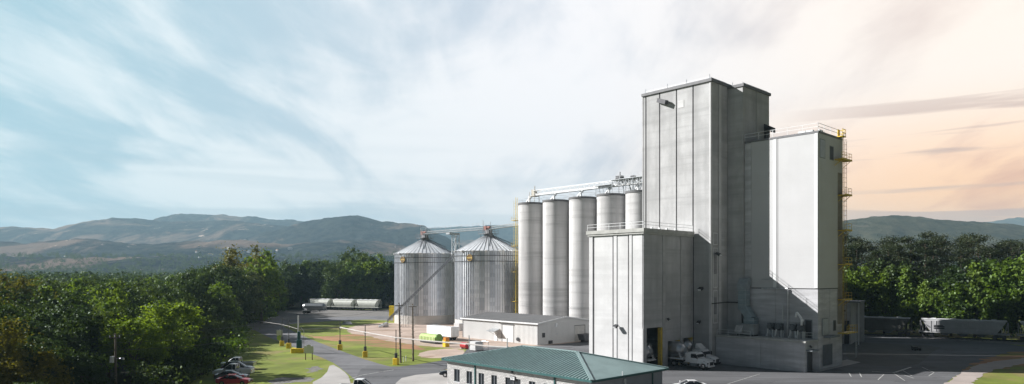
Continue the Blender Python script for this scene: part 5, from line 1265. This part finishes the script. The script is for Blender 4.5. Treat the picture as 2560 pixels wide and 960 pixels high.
bk_px = [2080, 2120, 2200, 2260, 2330, 2400, 2450, 2500, 2560, 2700]; bk_y = [578, 580, 592, 580, 566, 580, 572, 590, 584, 580]
for row, (off, st, dy_) in enumerate(((23, 6.2, 26), (31, 6.2, 8), (40, 7.0, 0))):
    X = 76.0
    while X < 190:
        yb_ = rail_y(X) + off; px = 1280 + F * X / yb_
        if px > 2760: break
        ty = np.interp(px, bk_px, bk_y) + RNG.uniform(0, 14) + dy_
        plant(T_PINE, X, yb_ + RNG.normal() * 1.5, zt(ty, yb_), .95, 'tall dark pine with flat spreading crown on the right', 'tree', 'pines behind the right wagons', None, 28.0); cnt += 1
        X += RNG.uniform(.8, 1.2) * st
for (X, Y_) in ((50, 186), (56, 181), (62, 178), (68, 180), (74, 177), (66, 186)):  # unseen trees added so that their shadow reaches the right wagons
    plant(T_OAK, X, Y_, 23, 1.0, 'unseen tall dark tree added behind the mill towers to shade the wagons', 'tree', 'added shade trees behind the mill towers')
print('trees', cnt)
for p in T_OAK + T_PALE + T_FRESH + T_BRIGHT + T_RUST + T_CON + T_PINE + BUSH:
    if p.name not in used:
        for c in list(p.children): bpy.data.objects.remove(c)
        bpy.data.objects.remove(p)
# far woodland as one mass
def far_wood(name, n, rmin, rmax, pxa, pxb, m, seed):
    rg = np.random.default_rng(seed); r = rmin * (rmax / rmin) ** rg.random(n); px = rg.uniform(pxa, pxb, n)
    X = (px - 1280) / F * r; keep = ~((r < 345) & (X > edge(np.minimum(r, 329)) - 2))
    X, r = X[keep], r[keep]; n = len(r)
    Z = terrain_h(X, r); Z = np.maximum(Z - 1, 0); hh = rg.uniform(9, 16, n) * (1 + .15 * np.sin(X / 60)); rr = rg.uniform(3.5, 6.0, n); q = 46
    k = np.repeat(np.arange(n), q); d = rg.normal(size=(n * q, 3)); d /= np.linalg.norm(d, axis=1, keepdims=True); d[:, 2] = np.abs(d[:, 2]) * 1.1 - .15
    rad = rg.uniform(.6, 1.05, n * q)
    P = np.stack([X[k] + d[:, 0] * rr[k] * rad, r[k] + d[:, 1] * rr[k] * rad, Z[k] + hh[k] * .45 + d[:, 2] * hh[k] * .55 * rad], -1)
    me = quads_mesh(name, P, d + rg.normal(size=d.shape) * .5, .95, m); o = bpy.data.objects.new(name, me); COL.objects.link(o); tag(o, kind='stuff'); return o
far_wood('far_wood', 6500, 330, 1900, -150, 1330, LF2, 5)
far_wood('far_wood', 1500, 260, 1100, 2000, 2750, LF2, 6)
# scattered settlement on the lower slopes
hb = MB(); rg = np.random.default_rng(9)
for i in range(34):
    px = rg.choice([rg.uniform(420, 760), rg.uniform(640, 760), rg.uniform(140, 200)], p=[.55, .35, .10]); r = rg.uniform(1700, 2500); X = (px - 1280) / F * r
    z = float(terrain_h(np.array([X]), np.array([r]))[0])
    t = thing('distant_house', 'tiny pale house among trees on the far lower slope', 'house', (X, r, z - 1.5), rg.uniform(0, 3), 'tiny houses on the lower slopes'); w, l = rg.uniform(2.5, 5), rg.uniform(3.5, 7)
    MB().box(-l, l, -w, w, -4, 4).build('wall', CONCD, t); MB().prism([(-l - .5, 4), (l + .5, 4), (l * .8, 6), (-l * .8, 6)], -w - .5, w + .5, lambda z: (w * .8 if z > 5 else 0)).build('roof', REDD if i % 2 else GREYP, t)

# ------------------------------------------------------------------ haze, sun, sky, camera
hz = MB().box(-8500, 8500, -500, 6500, -1.6, 470)
hm = bpy.data.materials.new('haze'); hm.use_nodes = True; t_ = NT(hm.node_tree)
o_ = t_.n('ShaderNodeOutputMaterial'); v_ = t_.n('ShaderNodeVolumePrincipled'); t_.l(v_.outputs[0], o_.inputs['Volume'])
v_.inputs['Color'].default_value = (.50, .75, .90, 1); v_.inputs['Density'].default_value = .00013; v_.inputs['Anisotropy'].default_value = .1
HAZE = True
if HAZE: tag(hz.build('haze', hm), kind='stuff')

sun = bpy.data.lights.new('sun', 'SUN'); sun.energy = 4.9; sun.angle = math.radians(.5); sun.color = (1, .98, .955)
so = bpy.data.objects.new('sun', sun); COL.objects.link(so)
EL = math.radians(29.5); sd = Vector((math.cos(EL) * .992, -math.cos(EL) * .126, -math.sin(EL)))
so.rotation_euler = sd.to_track_quat('-Z', 'Y').to_euler(); so.location = (-60, 60, 90)

w = bpy.data.worlds.new('World'); sc.world = w; w.use_nodes = True; t = NT(w.node_tree)
out = t.n('ShaderNodeOutputWorld'); bg = t.n('ShaderNodeBackground'); t.l(bg.outputs[0], out.inputs[0]); bg.inputs[1].default_value = .1
sk = t.n('ShaderNodeTexSky', sky_type='NISHITA'); sk.sun_disc = False; sk.sun_elevation = EL; sk.sun_rotation = math.radians(277); sk.air_density = 1.2; sk.dust_density = 1.5
g = t.n('ShaderNodeTexCoord').outputs['Generated']; sp = t.n('ShaderNodeSeparateXYZ'); t.l(g, sp.inputs[0])
dx, dy, dz = sp.outputs
az = t.m('ARCTAN2', dx, dy); zc = t.m('MAXIMUM', dz, 0.0)
den = t.m('ADD', zc, .16)
cv = t.n('ShaderNodeCombineXYZ'); t.l(t.m('DIVIDE', dx, den), cv.inputs[0]); t.l(t.m('DIVIDE', dy, den), cv.inputs[1])
pv = cv.outputs[0]
n1 = t.noise(t.mapping(pv, loc=(3.1, .4, 0), rot=(0, 0, math.radians(-12)), scale=(1.5, .7, 1)), 1.0, 10, .55, .8)
n2 = t.noise(t.mapping(pv, loc=(7.7, 2.2, 1), rot=(0, 0, math.radians(-20)), scale=(3.6, .9, 1)), 1.3, 8, .6, .5)
n3 = t.noise(t.mapping(pv, loc=(1.2, 9.1, 2), scale=(.5, .5, 1)), .8, 4, .5, .3)
left = t.ss(az, -.75, .12, 1, 0)           # 1 at the far left
warm = t.ss(az, .05, .62, 0, 1)
low = t.ss(zc, .09, .25, 1, 0)
base = t.mix(left, (.62, .67, .75), (.36, .57, .66))
base = t.mix(t.m('MULTIPLY', warm, .9), base, (.90, .72, .62))
base = t.mix(t.m('MULTIPLY', warm, low), base, (.95, .48, .26))
cloud = t.mix(left, (.96, .94, .95), (.74, .84, .87))
cloud = t.mix(t.m('MULTIPLY', warm, .9), cloud, (1.12, .97, .84))
cloud = t.mix(t.m('MULTIPLY', warm, low), cloud, (1.30, .76, .38))
n5 = t.noise(t.mapping(pv, loc=(2.2, 5.1, 3), rot=(0, 0, math.radians(25)), scale=(5.5, 2.6, 1)), 1.0, 8, .6, .6)
s_ = t.m('ADD', t.m('MULTIPLY', n1, .60), t.m('ADD', t.m('MULTIPLY', n2, .22), t.m('ADD', t.m('MULTIPLY', n3, .22), t.m('MULTIPLY', n5, .16))))
s_ = t.m('ADD', s_, t.m('MULTIPLY', t.m('SUBTRACT', .5, left), .07))
cm = t.ss(s_, .49, .68)
col = t.mix(cm, base, cloud)
# low soft grey streaks near the hills and thin mauve bars on the right
cb = t.n('ShaderNodeCombineXYZ'); t.l(t.m('MULTIPLY', az, 1.5), cb.inputs[0]); t.l(t.m('MULTIPLY', zc, 34), cb.inputs[1])
n4 = t.noise(t.mapping(cb.outputs[0], loc=(4.4, 2.9, 0), rot=(0, 0, -.22)), 1.0, 6, .5, .5)
bars = t.m('MULTIPLY', t.m('MULTIPLY', t.ss(n4, .555, .62), t.ss(zc, .27, .18)), t.ss(az, .34, .52))
col = t.mix(t.m('MULTIPLY', bars, .65), col, (.58, .40, .34))
bars2 = t.m('MULTIPLY', t.m('MULTIPLY', t.ss(n4, .44, .60), t.ss(zc, .24, .04)), t.ss(az, .28, -.1))
col = t.mix(t.m('MULTIPLY', bars2, .55), col, t.mix(left, (.60, .66, .72), (.30, .47, .55)))
col = t.mix(t.ss(zc, .38, .8, 0, .85), col, (.32, .42, .62))     # clearer, darker overhead
back = t.ss(dy, .52, .76, .08, 1)
up = t.ss(zc, .38, .60, 1, .52)
k_ = t.m('MULTIPLY', t.m('MULTIPLY', back, up), 6.0)
ck = t.n('ShaderNodeCombineColor'); [t.l(k_, ck.inputs[i]) for i in range(3)]
scaled = t.mix(1.0, col, ck.outputs[0], 'MULTIPLY')
fin = t.mix(.05, scaled, sk.outputs[0])
t.l(fin, bg.inputs[0])

cam = bpy.data.cameras.new('camera'); cam.sensor_width = 36; cam.lens = 36 * F / 2560; cam.shift_y = (HY - 480) / 2560; cam.clip_end = 40000; cam.clip_start = .5
co = bpy.data.objects.new('camera', cam); COL.objects.link(co); co.location = (0, 0, H); co.rotation_euler = (math.pi / 2, 0, 0); sc.camera = co
sc.view_settings.view_transform = 'Standard'; sc.view_settings.look = 'None'; sc.view_settings.exposure = 0.9; sc.view_settings.gamma = 1
sc.cycles.volume_bounces = 0; sc.cycles.max_bounces = 6; sc.cycles.transparent_max_bounces = 6
